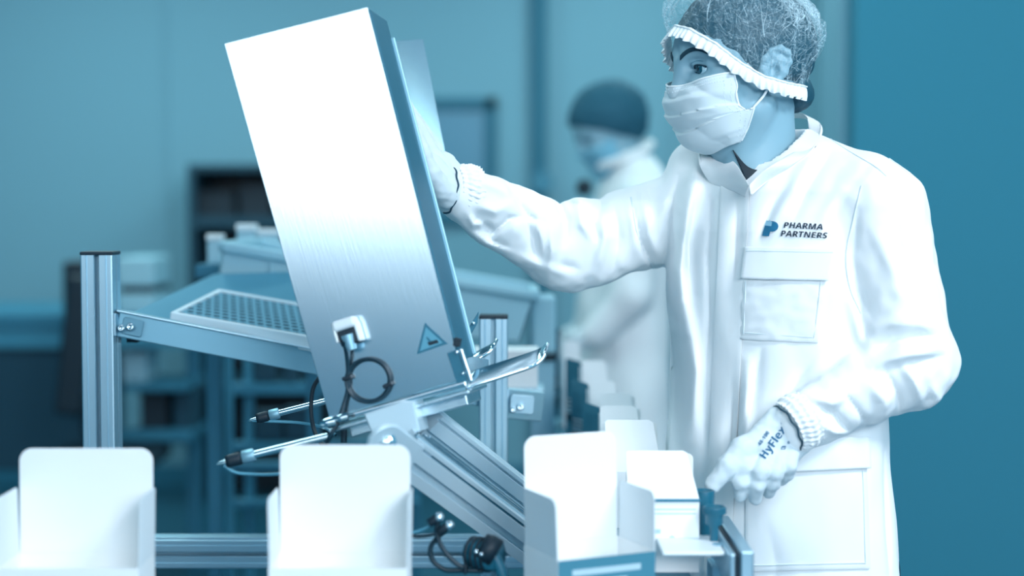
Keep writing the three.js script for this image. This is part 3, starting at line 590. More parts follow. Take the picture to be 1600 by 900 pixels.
{ // the two thin air cylinders behind the foot
  const cyl = (lab, a, b, r, tubePts, mount) => {
    const t = thing('air_cylinder', lab, 'cylinder', a.clone()); const ab = b.clone().sub(a).normalize(), q = (s) => a.clone().addScaledVector(ab, s);
    wpart('tip', lathe([[0, 0], [r * 0.5, r], [r * 0.7, 3.2 * r]], q(0), q(1)), M.chrome, t);
    wpart('fitting', lathe([[0, 0], [r * 1.5, 0], [r * 1.7, r], [r * 1.7, 3.4 * r], [r * 1.4, 4 * r], [0, 4 * r]], q(3 * r), q(1), 14), M.black, t);
    wpart('end_nut', lathe([[0, 0], [r * 1.75, 0], [r * 1.75, 3 * r], [r * 1.3, 3.2 * r], [0, 3.2 * r]], q(7.2 * r), q(1), 6), M.aluDull, t);
    wpart('barrel', rod(q(10 * r), b, r), M.chrome, t);
    wpart('air_tube', hose(tubePts, 0.0024, 50), M.tube, t);
    return t;
  };
  cyl('chrome air cylinder pointing left, just above the middle foreground carton', P(336, 726, 2.18), P(512, 682, 2.18), 0.0056, [P(350, 727, 2.18), P(365, 737, 2.18), P(395, 741, 2.18), P(440, 740, 2.17), P(500, 728, 2.19), P(530, 700, 2.2)]);
  cyl('smaller dark air cylinder pointing left, above the bright chrome one', P(387, 658, 2.34), P(512, 626, 2.34), 0.0048, [P(394, 657, 2.34), P(420, 658, 2.34), P(470, 661, 2.34), P(505, 668, 2.32), P(525, 680, 2.28)]);
}

// ---- inclined conveyor: two slotted side frames, end plates and a belt
{
  const t = thing('inclined_conveyor', 'inclined aluminium conveyor with slotted side frames below the metal plate', 'conveyor', P(604, 690, 2.16));
  const near = [P(604, 690, 2.08), P(884, 896.5, 2.41)], far = [P(604, 690, 2.08).add(V(0.034, 0.012, -0.115)), P(884, 896.5, 2.41).add(V(0.034, 0.012, -0.115))];
  const dir = near[1].clone().sub(near[0]).normalize();
  const zc = V(0, 0, -1), n0 = zc.clone().cross(dir).normalize(); if (n0.y < 0) n0.multiplyScalar(-1);
  const frame = (a, b, hgt, thick) => { // channel section with lips, drawn in (normal, depth) and swept along
    const h = hgt / 2, d = thick, s = [[-h, 0], [-h * 0.45, 0], [-h * 0.42, -0.006], [-h * 0.05, -0.006], [0, 0.002], [h * 0.66, 0.002], [h * 0.70, -0.004], [h * 0.80, -0.004], [h * 0.82, 0.0015], [h, 0.0015], [h, -0.008], [h * 0.93, -0.009], [h * 0.93, -0.013], [h, -0.014], [h, -0.020], [h * 0.9, -0.021], [h * 0.9, -0.025], [h, -0.026], [h, -d], [-h, -d]];
    const sh = new THREE.Shape(s.map(([u, v]) => new THREE.Vector2(v, u))), g = new THREE.ExtrudeGeometry(sh, { depth: a.distanceTo(b), bevelEnabled: false, steps: 1 });
    const y = n0.clone(), x = y.clone().cross(dir).normalize(); // x toward camera?
    const X = x.z > 0 ? x : x.clone().multiplyScalar(-1);
    const mm = basis(a, X, y, dir); if (mm.determinant() < 0) { g.scale(-1, 1, 1); flip(g); mm.makeBasis(X.clone().negate(), y, dir).setPosition(a); } g.applyMatrix4(mm); return g;
  };
  const s0 = near[0].clone().addScaledVector(dir, 0.052);
  wpart('side_frame', frame(s0, near[1], 0.056, 0.036), M.aluBright, t);
  wpart('side_frame', frame(far[0].clone().addScaledVector(dir, 0.03), far[1], 0.056, 0.036), M.aluBright, t);
  const mid0 = s0.clone().add(V(0, 0, -0.05)).addScaledVector(n0, 0.012), mid1 = near[1].clone().add(V(0, 0, -0.05)).addScaledVector(n0, 0.012);
  wpart('belt', bar(mid0, mid1, 0.07, 0.02, n0, 0.002), M.belt, t);
  { // guide ribs with stepped ends
    for (const [k, z, st] of [[0.029, -0.022, 0.0], [0.032, -0.032, 0.012], [0.034, -0.042, 0.022]]) { const a = s0.clone().addScaledVector(n0, k).add(V(0, 0, z)).addScaledVector(dir, st - 0.02), b = near[1].clone().addScaledVector(n0, k).add(V(0, 0, z)); wpart('guide_rib', bar(a, b, 0.005, 0.006, n0, 0.001), M.chrome, t); } }
  // rounded end plate with its bolt
  const c = near[0], y = n0, x = dir, z = x.clone().cross(y).z > 0 ? x.clone().cross(y) : y.clone().cross(x);
  const sh = new THREE.Shape(); const R = 0.026; sh.absarc(0, 0, R, Math.PI / 2, 1.5 * Math.PI); sh.lineTo(0.075, -R * 1.1); sh.lineTo(0.06, R); sh.lineTo(0, R);
  const m = new THREE.Matrix4().makeBasis(x, y, x.clone().cross(y)); m.setPosition(c.clone().add(V(0, 0, 0.004)));
  wpart('end_plate', sheet(sh, 0.008, m, 0.001), M.aluBright, t);
  const bolt = lathe([[0, 0], [0.0105, 0], [0.0105, 0.003], [0.0085, 0.004], [0.006, 0.004], [0.006, 0.006], [0.0048, 0.0075], [0, 0.008]], c.clone().add(V(0, 0, 0.005)), c.clone().add(V(0.0, 0.0005, 0.02)), 28); wpart('bolt', bolt, M.chrome, t); wpart('washer', lathe([[0, 0], [0.0135, 0], [0.0135, 0.0012], [0, 0.0012]], c.clone().add(V(0, 0, 0.0042)), c.clone().add(V(0, 0.0005, 0.02)), 28), M.tealPost, t);
  // hinge block over the end plate that carries the magazine
  const hb = sheet([[-0.02, -0.005], [0.046, -0.012], [0.05, 0.03], [0.03, 0.036], [-0.024, 0.034]], 0.06, basis(P(604, 676, 2.15), MG.x, MG.y, MG.n), 0.002); wpart('hinge_block', hb, M.aluBright, t);
  const dk = bar(far[0].clone().addScaledVector(n0, -0.012).add(V(0, 0, 0.01)), far[0].clone().addScaledVector(n0, 0.008).add(V(0, 0, 0.01)), 0.006, 0.006, V(0, 0, 1), 0.001); wpart('dark_stop', dk, M.black, t);
  // a leg to the floor
  const g0 = near[1].clone().add(V(0.0, -0.03, -0.08)); wpart('leg', boxAt(0.05, g0.y, 0.05, g0.x, g0.y / 2, g0.z), M.aluDull, t);
  // sensors screwed below, with hoses
  for (const [px, py] of [[686, 808], [702, 821]]) { const q = P(px, py, 2.09); wpart('sensor_holder', ball(q, 0.007, 12), M.chrome, t); wpart('sensor_holder', lathe([[0, 0], [0.006, 0], [0.006, 0.02], [0, 0.02]], q.clone().addScaledVector(n0, 0.004), q.clone().addScaledVector(n0, -1).add(V(-0.3, 0, 0)), 12), M.black, t); }
}
{
  const d = 2.1;
  const h1 = thing('air_hose', 'dark hose looping down from the sensors under the inclined conveyor', 'hose', P(683, 815, d));
  wpart('hose', hose([P(686, 812, d), P(682, 830, d), P(688, 850, d), P(700, 868, d), P(715, 882, d), P(728, 888, d)], 0.0034), M.rubber, h1);
  const h2 = thing('air_hose', 'second dark hose crossing the first one and curving into the motor', 'hose', P(700, 825, d));
  wpart('hose', hose([P(700, 825, d + .01), P(686, 838, d + .01), P(673, 855, d + .01), P(676, 875, d + .01), P(695, 890, d + .01), P(722, 891, d + .01), P(755, 892, d + .01)], 0.0034), M.rubber, h2); wpart('cable_tie', boxAt(0.006, 0.014, 0.01, P(727, 889, d).x, P(727, 889, d).y, P(727, 889, d).z), M.black, h2);
  const h3 = thing('air_hose', 'thin dark hose running left from the sensors behind the middle carton', 'hose', P(680, 812, d));
  wpart('hose', hose([P(682, 812, d), P(665, 825, d), P(640, 833, d), P(610, 832, d), P(560, 836, d)], 0.0022), M.tube, h3);
  const h4 = thing('air_hose', 'dark hose sagging left between the sensors and the middle carton', 'hose', P(690, 828, d));
  wpart('hose', hose([P(698, 826, d), P(680, 834, d), P(655, 838, d), P(635, 836, d), P(560, 845, d)], 0.0028), M.rubber, h4);
  const m = thing('drive_motor', 'small dark ribbed drive motor under the inclined conveyor', 'motor', P(748, 868, 2.12));
  const a = P(730, 864, 2.13), b = P(770, 868, 2.11);
  wpart('housing', lathe([[0, 0], [0.014, 0], [0.02, 0.004], [0.022, 0.02], [0.022, 0.05], [0, 0.05]], a, b, 8), M.tealPlastic, m);
  for (let k = 0; k < 4; k++) wpart('rib', lathe([[0.0215, 0], [0.024, 0], [0.024, 0.003], [0.0215, 0.003]], a.clone().lerp(b, 0.2 + 0.2 * k), b.clone().add(b.clone().sub(a))), M.black, m);
  wpart('coupling', lathe([[0, 0], [0.016, 0], [0.02, 0.01], [0.02, 0.024], [0, 0.024]], P(752, 850, 2.10), P(778, 866, 2.10), 16), M.black, m);
  wpart('bolt', ball(P(744, 862, 2.08), 0.003), M.chrome, m); wpart('bolt', ball(P(752, 866, 2.08), 0.003), M.chrome, m);
  wpart('cable', hose([P(765, 860, 2.1), P(778, 880, 2.1), P(786, 905, 2.1), P(790, 960, 2.1)], 0.008), M.tealPlastic, m);
  const f = P(755, 905, 2.13); wpart('mount', boxAt(0.03, f.y, 0.03, f.x, f.y / 2, f.z), M.tealDark, m);
}

// ------------------------------------------------------------------ cartons and their conveyor
const RIM = 0.8575, BELT = 0.80;
{
  const t = thing('carton_conveyor', 'pale conveyor bed carrying the open white cartons along the bottom edge', 'conveyor', V(-0.6, 0, -1.93));
  wpart('belt', boxAt(2.2, 0.012, 0.24, -0.75, BELT - 0.0065, -1.93), M.belt, t);
  for (const z of [-1.80, -2.06]) wpart('side_rail', boxAt(2.2, 0.05, 0.02, -0.75, BELT - 0.03, z), M.aluDull, t);
  wpart('bed', boxAt(2.2, 0.04, 0.24, -0.75, BELT - 0.035, -1.93), M.aluDull, t);
  for (const x of [-1.7, -0.5, 0.3]) for (const z of [-1.84, -2.02]) wpart('leg', boxAt(0.04, BELT - 0.055, 0.04, x, (BELT - 0.055) / 2, z), M.aluDull, t);
}
{
  const t = thing('carton_conveyor', 'narrow conveyor bed running away from the camera under the row of white cartons', 'conveyor', V(0.2, 0, -2.9));
  wpart('belt', boxAt(0.15, 0.012, 1.66, 0.175, BELT - 0.0065, -2.92), M.belt, t);
  wpart('bed', boxAt(0.15, 0.05, 1.66, 0.175, BELT - 0.04, -2.92), M.aluDull, t);
  for (const x of [0.115, 0.235]) for (const z of [-2.3, -3.6]) wpart('leg', boxAt(0.03, BELT - 0.065, 0.03, x, (BELT - 0.065) / 2, z), M.aluDull, t);
}
// an open carton: body with four walls, tall lid with rounded corners at the back, two dust flaps at the ends
function openCarton(label, backLeft, w, D, yaw, lidH, flapH, opt = {}) {
  const t = thing('open_carton', label, 'carton', V(0, 0, 0), opt.group), e = 0.0012, hb = RIM - BELT;
  t.position.set(backLeft.x, BELT, backLeft.z); t.rotation.y = yaw; // local x along the lid, local z towards its front
  for (const [ww, dd, x, z, m] of [[w, e, w / 2, 0, M.card], [w, e, w / 2, D, opt.front || M.card]]) part('wall', boxAt(ww, hb, dd, x, hb / 2, z, 0), m, t);
  for (const x of [0, w]) part('wall', boxAt(e, hb, D - e, x, hb / 2, D / 2, 0), opt.side || M.card, t);
  part('bottom', boxAt(w - e, e, D - e, w / 2, e / 2 + 0.0005, D / 2, 0), M.card, t);
  const lid = sheet(roundRect(w - 0.002, lidH, 0.017, 0.001, 0, 0.0), e, new THREE.Matrix4().makeRotationX(opt.lidTilt ?? -0.03).setPosition(0, hb, e), 0.0004);
  part('lid', lid, M.card, t);
  for (const s of [0, 1]) {
    const sh = new THREE.Shape(); const d = D * 0.98, hf = flapH; sh.moveTo(0.002, 0); sh.lineTo(d, 0); sh.lineTo(d - 0.003, hf - 0.012); sh.quadraticCurveTo(d - 0.005, hf, d - 0.018, hf); sh.lineTo(0.008, hf); sh.quadraticCurveTo(0.003, hf, 0.002, hf - 0.005); sh.lineTo(0.002, 0);
    const m = new THREE.Matrix4().makeBasis(V(0, 0, 1), V(0, 1, 0), V(-1, 0, 0)); // shape x -> depth
    const g = sheet(sh, e, null, 0.0003); g.applyMatrix4(m);
    g.rotateZ(s ? -(opt.splay ?? 0.02) : (opt.splay ?? 0.02)); g.translate(s ? w : 0, hb, 0); part('dust_flap', g, opt.flap?.[s] || M.cardShaded, t);
  }
  if (opt.print) for (const [x, y, ww, hh] of opt.print) part('print', boxAt(ww, hh, 0.0004, x, y, D + 0.0008, 0), M.printLine, t);
  return t;
}
{
  const at = (px, d) => { const q = P(px, 325, d); return V(q.x, 0, q.z); };
  openCarton('open white carton with raised lid in the left foreground corner', V(-0.648, 0, -2.0), 0.1775, 0.09, 0, 0.1375, 0.087);
  openCarton('open white carton with raised lid standing under the chrome air cylinder', V(-0.306, 0, -2.0), 0.1733, 0.09, 0, 0.142, 0.087);
  openCarton('open white carton turned askew at the foot of the inclined conveyor', V(0.0165, 0, -2.045), 0.142, 0.105, 0.42, 0.146, 0.078, { front: M.print, print: [[0.07, 0.04, 0.10, 0.008], [0.06, 0.026, 0.08, 0.006], [0.05, 0.014, 0.06, 0.004]] });
}
// the receding row: each with a white leaning lid and a tall printed panel on its left
{
  const G = 'white cartons in the receding row';
  const labels = ['nearest carton of the receding row, with slots in its white front, beside the dark knob', 'second nearest carton of the receding row, white lid just above the nearest one', 'third carton of the receding row counted from the knob', 'fourth carton of the receding row, its dark printed panel shortest', 'carton in the receding row just in front of the one with the tallest printed panel', 'carton in the receding row with the tallest clear dark printed panel and text bands', 'farthest blurred carton of the receding row, narrow beside the column unit'];
  const D_ = [2.13, 2.43, 2.59, 2.74, 2.91, 3.2, 3.55];
  D_.forEach((d, i) => {
    const far = i === 6, xr = [0.262, 0.240, 0.226, 0.228, 0.210, 0.209, 0.165][i], w = [0.10, 0.09, 0.075, 0.066, 0.062, 0.062, 0.045][i], y0 = i === 0 ? 0.903 : 0.89, dep = i === 0 ? 0.06 : 0.07, e = 0.0012;
    const t = thing('standing_carton', labels[i], 'carton', V(xr - w / 2, BELT, -d - dep / 2), G), hb = y0 - BELT;
    part('wall', boxAt(w, hb, e, 0, hb / 2, dep / 2, 0), M.card, t); part('wall', boxAt(w, hb, e, 0, hb / 2, -dep / 2, 0), M.card, t);
    for (const s of [-1, 1]) part('wall', boxAt(e, hb, dep - e, s * (w / 2 - e / 2), hb / 2, 0, 0), s < 0 ? M.print : M.cardShaded, t);
    part('bottom', boxAt(w - 2 * e, e, dep - e, 0, e, 0, 0), M.card, t);
    // leaning lid, from the front rim up and back
    const top = [0.964, 0.968, 0.970, 0.974, 0.976, 0.988, 1.0][i], hh = top - y0, back = i === 0 ? 0.05 : 0.04, L = Math.hypot(hh, back);
    const g = sheet([[-w / 2, 0], [w / 2, 0], [w / 2 - 0.012, L - 0.004], [w / 2 - 0.018, L], [-w / 2 + 0.004, L], [-w / 2, L - 0.004]], e, null, 0.0004);
    g.rotateX(-Math.atan2(back, hh)); g.translate(0, hb, dep / 2); part('lid', g, M.card, t);
    const bk = sheet(roundRect(w - 0.004, hh * 0.9, 0.008, -w / 2 + 0.002, 0, 0), e, null, 0.0004); bk.translate(0, hb, -dep / 2 + e); part('back_flap', bk, M.card, t);
    if (i === 0) { // slots, hole and lines on the near front
      part('slot', boxAt(0.016, 0.006, 0.0006, -0.012, hb - 0.045, dep / 2 + 0.0007, 0), M.printLine, t);
      const c = new THREE.CylinderGeometry(0.004, 0.004, 0.0008, 16); c.rotateX(Math.PI / 2); c.translate(0.012, hb - 0.055, dep / 2 + 0.0007); part('hole', c, M.printLine, t);
      for (const k of [0, 1]) part('print', boxAt(w * 0.9, 0.0018, 0.0005, 0, hb - 0.014 - k * 0.006, dep / 2 + 0.0007, 0), M.printLine, t);
      part('tuck_edge', boxAt(w + 0.002, 0.004, 0.004, 0, hb - 0.001, dep / 2 + 0.002, 0.001), M.tealMid, t);
    }
    if (i >= 3) { // tall printed panel turned outwards on the left
      const ph = [0, 0, 0, 0.062, 0.085, 0.098, 0.14][i], pw = far ? 0.05 : 0.062, pt = (x, y) => [x, y];
      const sh = new THREE.Shape(); sh.moveTo(0, -0.07); sh.lineTo(pw, -0.07); sh.lineTo(pw, ph - 0.008); sh.quadraticCurveTo(pw, ph, pw - 0.01, ph + 0.001); sh.lineTo(0.008, ph + 0.004); sh.quadraticCurveTo(0, ph + 0.004, 0, ph - 0.004); sh.lineTo(0, -0.07);
      const m = new THREE.Matrix4().makeRotationY(-1.05); m.setPosition(-w / 2 - 0.033, hb, dep / 2 - 0.054);
      const pn = part('printed_panel', sheet(sh, e, m, 0.0004), M.print, t, 'dark printed panel');
      const r = mulberry(40 + i);
      const ln = (x0, x1, y, h, mat, k = 0.0007) => { const q = boxAt(x1 - x0, h, 0.0004, (x0 + x1) / 2, y, k, 0); q.applyMatrix4(m); part('print_line', q, mat, pn); };
      ln(0.002, pw - 0.002, ph * 0.08, ph * 0.22, M.tealDark, 0.0005); ln(0.002, pw - 0.002, -ph * 0.22, ph * 0.2, M.tealDark, 0.0005);
      ln(pw - 0.006, pw - 0.0004, ph * 0.5 - 0.004, ph - 0.012 + 0.001, M.card, 0.001);
      for (let k = 0; k < 5; k++) ln(0.006, 0.02 + r() * (pw - 0.03), ph * (0.75 - 0.09 * k), 0.0022, M.printSoft);
      for (let k = 0; k < 4; k++) ln(0.006, 0.03 + r() * (pw - 0.036), ph * (0.15 - 0.09 * k), 0.004, M.printLine, 0.0009);
    }
  });
}
{ // knob, its plate and the rail end beside the worker
  const k = P(1118, 850, 2.13), t = thing('rail_end', 'end of an aluminium rail with a dark slot, at the bottom beside the coat', 'rail', V(0.315, 0, -2.1));
  const y = P(1170, 868, 2.0).y;
  wpart('rail', boxAt(0.018, 0.05, 0.235, 0.3105, y - 0.025, -2.1225), M.alu, t); wpart('slot_strip', boxAt(0.006, 0.046, 0.232, 0.2985, y - 0.027, -2.1215), M.black, t); wpart('inner_rail', boxAt(0.008, 0.05, 0.23, 0.2915, y - 0.029, -2.1215), M.alu, t);
  wpart('base_plate', boxAt(0.085, 0.006, 0.1, 0.2445, y - 0.012, -2.09), M.whitePlastic, t);
  { const g = new THREE.CylinderGeometry(0.010, 0.010, 0.001, 24); g.translate(0.285, y - 0.0085, -2.085); wpart('disc', g, M.aluDull, t); }
  wpart('stand', boxAt(0.05, y - 0.05, 0.05, 0.305, (y - 0.05) / 2, -2.16), M.aluDull, t);
  const b = V(P(1119, 850, 2.11).x, y - 0.009, -2.11), s = thing('adjusting_knob', 'dark teal knurled adjusting knob between the cartons and the coat', 'knob', b.clone());
  const H = 0.047, up = b.clone().add(V(0, 1, 0));
  wpart('stem', lathe([[0, 0], [0.006, 0], [0.006, 0.02], [0.012, 0.024], [0.0125, 0.036], [0.0155, 0.038], [0.0155, H], [0.0135, H + 0.0015], [0.0125, H - 0.002], [0, H - 0.002]], b, up, 36), M.tealPlastic, s);
  const ribs = []; for (let q = 0; q < 28; q++) { const a = q / 28 * Math.PI * 2; ribs.push(boxAt(0.0016, 0.008, 0.0016, b.x + 0.0156 * Math.cos(a), b.y + 0.0425, b.z + 0.0156 * Math.sin(a), 0.0004)); } wpart('knurling', merge(ribs), M.tealPlastic, s);
  const b2 = V(P(1102, 850, 2.17).x, BELT + 0.0, -2.17), s2 = thing('adjusting_knob', 'second dark knob, mostly hidden behind the knurled one', 'knob', V(b2.x, y - 0.012, b2.z));
  const c2 = V(b2.x, y - 0.012, b2.z); wpart('stem', lathe([[0, 0], [0.01, 0], [0.01, 0.04], [0.0155, 0.044], [0.0155, 0.062], [0.013, 0.063], [0.012, 0.058], [0, 0.058]], c2, c2.clone().add(V(0, 1, 0)), 32), M.tealPlastic, s2);
}

// ------------------------------------------------------------------ the worker
const WK = thing('person', 'person in white lab coat, hairnet, face mask and work gloves touching the metal plate', 'person', V(P(1215, 0, 2.45).x, 0, -2.45));
const YAW = 0.66, WL = V(Math.cos(YAW), 0, Math.sin(YAW)), WF = V(-Math.sin(YAW), 0, Math.cos(YAW)); // her left, her front
// torso section table by pixel row at depth 2.42: [row, centre px, half width, half depth]
const TD = 2.43;
const TORSO = [[205, 1222, 0.045, 0.045], [232, 1220, 0.085, 0.062], [262, 1222, 0.135, 0.085], [300, 1222, 0.172, 0.108], [360, 1218, 0.186, 0.126], [450, 1214, 0.182, 0.134], [560, 1212, 0.178, 0.134], [700, 1213, 0.184, 0.140], [900, 1220, 0.192, 0.150], [1120, 1224, 0.206, 0.160], [1300, 1234, 0.232, 0.172]].map(([r, cx, a, b]) => { const q = P(cx, r, TD); return [q.y, q.x, q.z, a, b]; });
function torsoAt(y) { // interpolated table row
  const T = TORSO; if (y >= T[0][0]) return T[0]; for (let i = 1; i < T.length; i++) if (y >= T[i][0]) { const t = (y - T[i][0]) / (T[i - 1][0] - T[i][0]), s = t * t * (3 - 2 * t) * 0.35 + t * 0.65; return T[i].map((v, k) => lerp(v, T[i - 1][k], s)); } return T[T.length - 1];
}
const J = { shL: P(1366, 322, 2.33), elL: P(1416, 566, 2.30), wrL: P(1250, 664, 2.255), shR: P(1074, 338, 2.53), elR: P(890, 382, 2.50), wrR: P(722, 303, 2.385), neck: P(1212, 225, 2.43) };
function smBone(a, b) { return (x, y, z) => smin(a(x, y, z), b(x, y, z), 0.02); }
const shBar = bone(P(1092, 278, 2.52), P(1352, 292, 2.36), 0.052, 0.054);
const upL = bone(J.shL, J.elL, 0.072, 0.066), foL = bone(J.elL, J.wrL, 0.066, 0.040);
const upL2 = bone(P(1388, 332, 2.325), P(1430, 550, 2.29), 0.05, 0.05);
const upR = bone(J.shR, J.elR, 0.074, 0.062), foR = bone(J.elR, J.wrR, 0.062, 0.042);
const slackR = smBone(bone(P(940, 398, 2.5), P(880, 402, 2.49), 0.044, 0.046), bone(P(880, 402, 2.49), P(775, 348, 2.42), 0.046, 0.036));
const hump = bone(P(1085, 258, 2.5), P(1075, 330, 2.46), 0.036, 0.05);
// folds: strokes in picture-plane millimetres (pixels); amp in metres, + is a ridge
const FOLDS_R = [ // right sleeve
  [[[872, 312], [884, 345], [882, 380]], -0.011, 8], [[[942, 312], [938, 330], [930, 345]], -0.010, 10], [[[908, 306], [906, 320]], 0.006, 12], [[[858, 346], [862, 390], [856, 428]], 0.008, 9], [[[903, 318], [908, 350], [925, 374]], 0.007, 8], [[[925, 340], [932, 378]], -0.006, 6], [[[940, 330], [944, 372], [930, 425]], 0.006, 9],
  [[[962, 325], [966, 372], [958, 420]], -0.006, 7], [[[985, 305], [990, 350], [1000, 400]], 0.006, 9], [[[820, 340], [832, 372], [838, 400]], -0.007, 7], [[[838, 330], [845, 372], [846, 398]], 0.005, 7], [[[800, 300], [825, 338], [845, 345]], -0.006, 6],
  [[[752, 342], [772, 362], [795, 342], [815, 338]], -0.008, 6], [[[748, 322], [775, 330], [800, 318]], 0.006, 8], [[[735, 335], [742, 350], [758, 348]], 0.006, 6], [[[800, 395], [845, 415], [890, 430]], 0.005, 9], [[[726, 352], [760, 378], [800, 395]], 0.004, 7], [[[745, 280], [775, 292], [800, 305]], 0.005, 9],
  [[[985, 310], [998, 372], [1022, 420]], -0.008, 5], [[[1002, 300], [1015, 370], [1030, 400]], 0.006, 8], [[[870, 412], [905, 420]], -0.004, 8], [[[760, 355], [770, 375], [795, 385]], -0.004, 6]];
const FOLDS_T = [ // torso
  [[[1118, 290], [1108, 400], [1110, 500], [1103, 640], [1101, 880]], -0.004, 7], [[[1072, 275], [1052, 350], [1040, 440]], -0.012, 9], [[[1098, 255], [1078, 330], [1064, 420], [1068, 520]], 0.010, 12], [[[1092, 300], [1080, 380], [1086, 460]], -0.005, 7],
  [[[1228, 282], [1200, 325], [1178, 372]], -0.006, 7], [[[1258, 250], [1218, 310], [1195, 350]], 0.004, 9], [[[1296, 235], [1252, 295], [1228, 345]], -0.005, 9], [[[1330, 262], [1290, 310], [1262, 350]], 0.004, 10], [[[1352, 300], [1322, 345], [1300, 380]], -0.004, 9],
  [[[1155, 300], [1150, 380], [1140, 470]], -0.005, 8], [[[1075, 480], [1085, 580], [1078, 690]], 0.007, 12], [[[1060, 500], [1068, 600], [1062, 700]], -0.005, 8], [[[1145, 600], [1140, 690], [1130, 770]], -0.006, 8], [[[1160, 560], [1156, 640], [1150, 720]], 0.006, 9], [[[1180, 540], [1172, 600], [1150, 660]], -0.005, 8],
  [[[1322, 420], [1340, 490], [1362, 540]], -0.010, 9], [[[1310, 460], [1325, 520], [1345, 560]], 0.005, 9], [[[1250, 560], [1225, 600], [1200, 625]], -0.004, 9], [[[1345, 420], [1330, 470]], 0.004, 9], [[[1370, 700], [1374, 800], [1376, 890]], -0.004, 4], [[[1190, 800], [1200, 860], [1195, 900]], -0.002, 9]];
const FOLDS_L = [ // left sleeve
  [[[1362, 548], [1392, 528], [1425, 520], [1450, 524]], -0.010, 7], [[[1352, 565], [1392, 548], [1440, 545]], 0.010, 9], [[[1382, 572], [1420, 560], [1460, 552]], -0.006, 7], [[[1365, 510], [1400, 500], [1450, 505]], 0.006, 9], [[[1330, 440], [1345, 465], [1360, 500]], -0.004, 7], [[[1395, 560], [1412, 590], [1428, 625]], 0.009, 8], [[[1372, 575], [1392, 610], [1400, 640]], -0.007, 7],
  [[[1300, 600], [1320, 625], [1350, 660]], -0.006, 7], [[[1262, 625], [1290, 640], [1316, 668]], -0.008, 6], [[[1250, 612], [1285, 622], [1320, 605]], 0.006, 8], [[[1440, 590], [1455, 620], [1440, 645]], 0.005, 9], [[[1345, 590], [1370, 620], [1372, 655]], 0.006, 9], [[[1270, 655], [1292, 668], [1318, 672]], 0.006, 5], [[[1360, 360], [1385, 420], [1395, 470]], 0.003, 10], [[[1400, 300], [1395, 360], [1402, 420]], -0.003, 9], [[[1340, 330], [1332, 400], [1340, 455]], -0.005, 5]];
function strokes(list, d) { // -> displacement at (x, y, z): strokes are read on the plane at depth d, constant along the view
  const S = list.map(([pts, amp, w]) => { const q = pts.map(([px, py]) => { const p = P(px, py, d); return [p.x, p.y]; }); const xs = q.map((p) => p[0]), ys = q.map((p) => p[1]), W = w / 1000 * 2.6; return { q, amp, w: w / 1000, b: [Math.min(...xs) - W, Math.max(...xs) + W, Math.min(...ys) - W, Math.max(...ys) + W] }; });
  return (x, y) => {
    let s = 0;
    for (const f of S) {
      if (x < f.b[0] || x > f.b[1] || y < f.b[2] || y > f.b[3]) continue;
      let best = 1e9, along = 0; const n = f.q.length - 1;
      for (let i = 0; i < n; i++) { const [ax, ay] = f.q[i], dx = f.q[i + 1][0] - ax, dy = f.q[i + 1][1] - ay, t = clamp(((x - ax) * dx + (y - ay) * dy) / (dx * dx + dy * dy), 0, 1), d2 = (x - ax - dx * t) ** 2 + (y - ay - dy * t) ** 2; if (d2 < best) { best = d2; along = (i + t) / n; } }
      const e = Math.sin(clamp(along, 0.0, 1) * Math.PI) * 0.75 + 0.25;
      s += f.amp * 1.5 * e * Math.exp(-(f.amp < 0 ? Math.pow(best / (f.w * f.w), 0.68) : best / (f.w * f.w)));
    }
    return s;
  };
}
const fR = strokes(FOLDS_R, 2.46), fT = strokes(FOLDS_T, 2.36), fL = strokes(FOLDS_L, 2.28);
const neckCut = bone(P(1206, 268, 2.40), P(1200, 150, 2.42), 0.045, 0.058);
const vCut = bone(P(1171, 284, 2.29), P(1180, 235, 2.33), 0.004, 0.026);
const ridge = (v) => 1 - Math.abs(v) * 2;
function torsoField(x, y, z) {
  const [, cx, cz, a, b] = torsoAt(y), X = x - cx, Z = z - cz, l = X * WL.x + Z * WL.z, f = X * WF.x + Z * WF.z;
  const bb = f > 0 ? b : b * 0.92, k0 = Math.sqrt((l / a) ** 2 + (f / bb) ** 2), k1 = Math.sqrt((l / (a * a)) ** 2 + (f / (bb * bb)) ** 2);
  let d = k1 < 1e-6 ? -bb : k0 * (k0 - 1) / k1;
  d = Math.max(d, y - TORSO[0][0], TORSO[TORSO.length - 1][0] - y);
  return d;
}
function torsoCoat(x, y, z) {
  let t = smin(torsoField(x, y, z), shBar(x, y, z), 0.06); t = smin(t, hump(x, y, z), 0.03);
  if (t < 0.05) { const front = z > -TD - 0.06 ? 1 : 0.25; t -= front * 1.4 * fT(x, y) + 0.0022 * noise3(x * 9, y * 3.2, z * 9) + 0.0012 * noise3(x * 22, y * 9, z * 22) + 0.006 * sstep(0.85, 0.6, y) * Math.sin(Math.atan2(z + TD, x - 0.45) * 9); }
  return t;
}
function coatField(x, y, z) {
  const t = torsoCoat(x, y, z);
  let l = smin(smin(upL(x, y, z), upL2(x, y, z), 0.03), foL(x, y, z), 0.03);
  if (l < 0.05) l -= fL(x, y) + 0.0030 * noise3(x * 13 + 5, y * 9, z * 13) + 0.0016 * noiseB(x * 30, y * 24, z * 30);
  let r = smin(upR(x, y, z), foR(x, y, z), 0.03); r = smin(r, slackR(x, y, z), 0.03);
  if (r < 0.05) r -= fR(x, y) + 0.0025 * noise3(x * 15 + 9, y * 7, z * 11) + 0.0014 * noiseB(x * 34, y * 20, z * 30);
  let d = smin(t, l, 0.016); d = smin(d, r, 0.02);
  d = smax(d, -neckCut(x, y, z), 0.008); d = smax(d, -vCut(x, y, z), 0.006);
  // sleeves end at the wrists
  return d;
}
const coatGeo = field(coatField, V(-0.12, 0.62, -2.78), V(0.80, 1.46, -2.06), 0.0042, {});
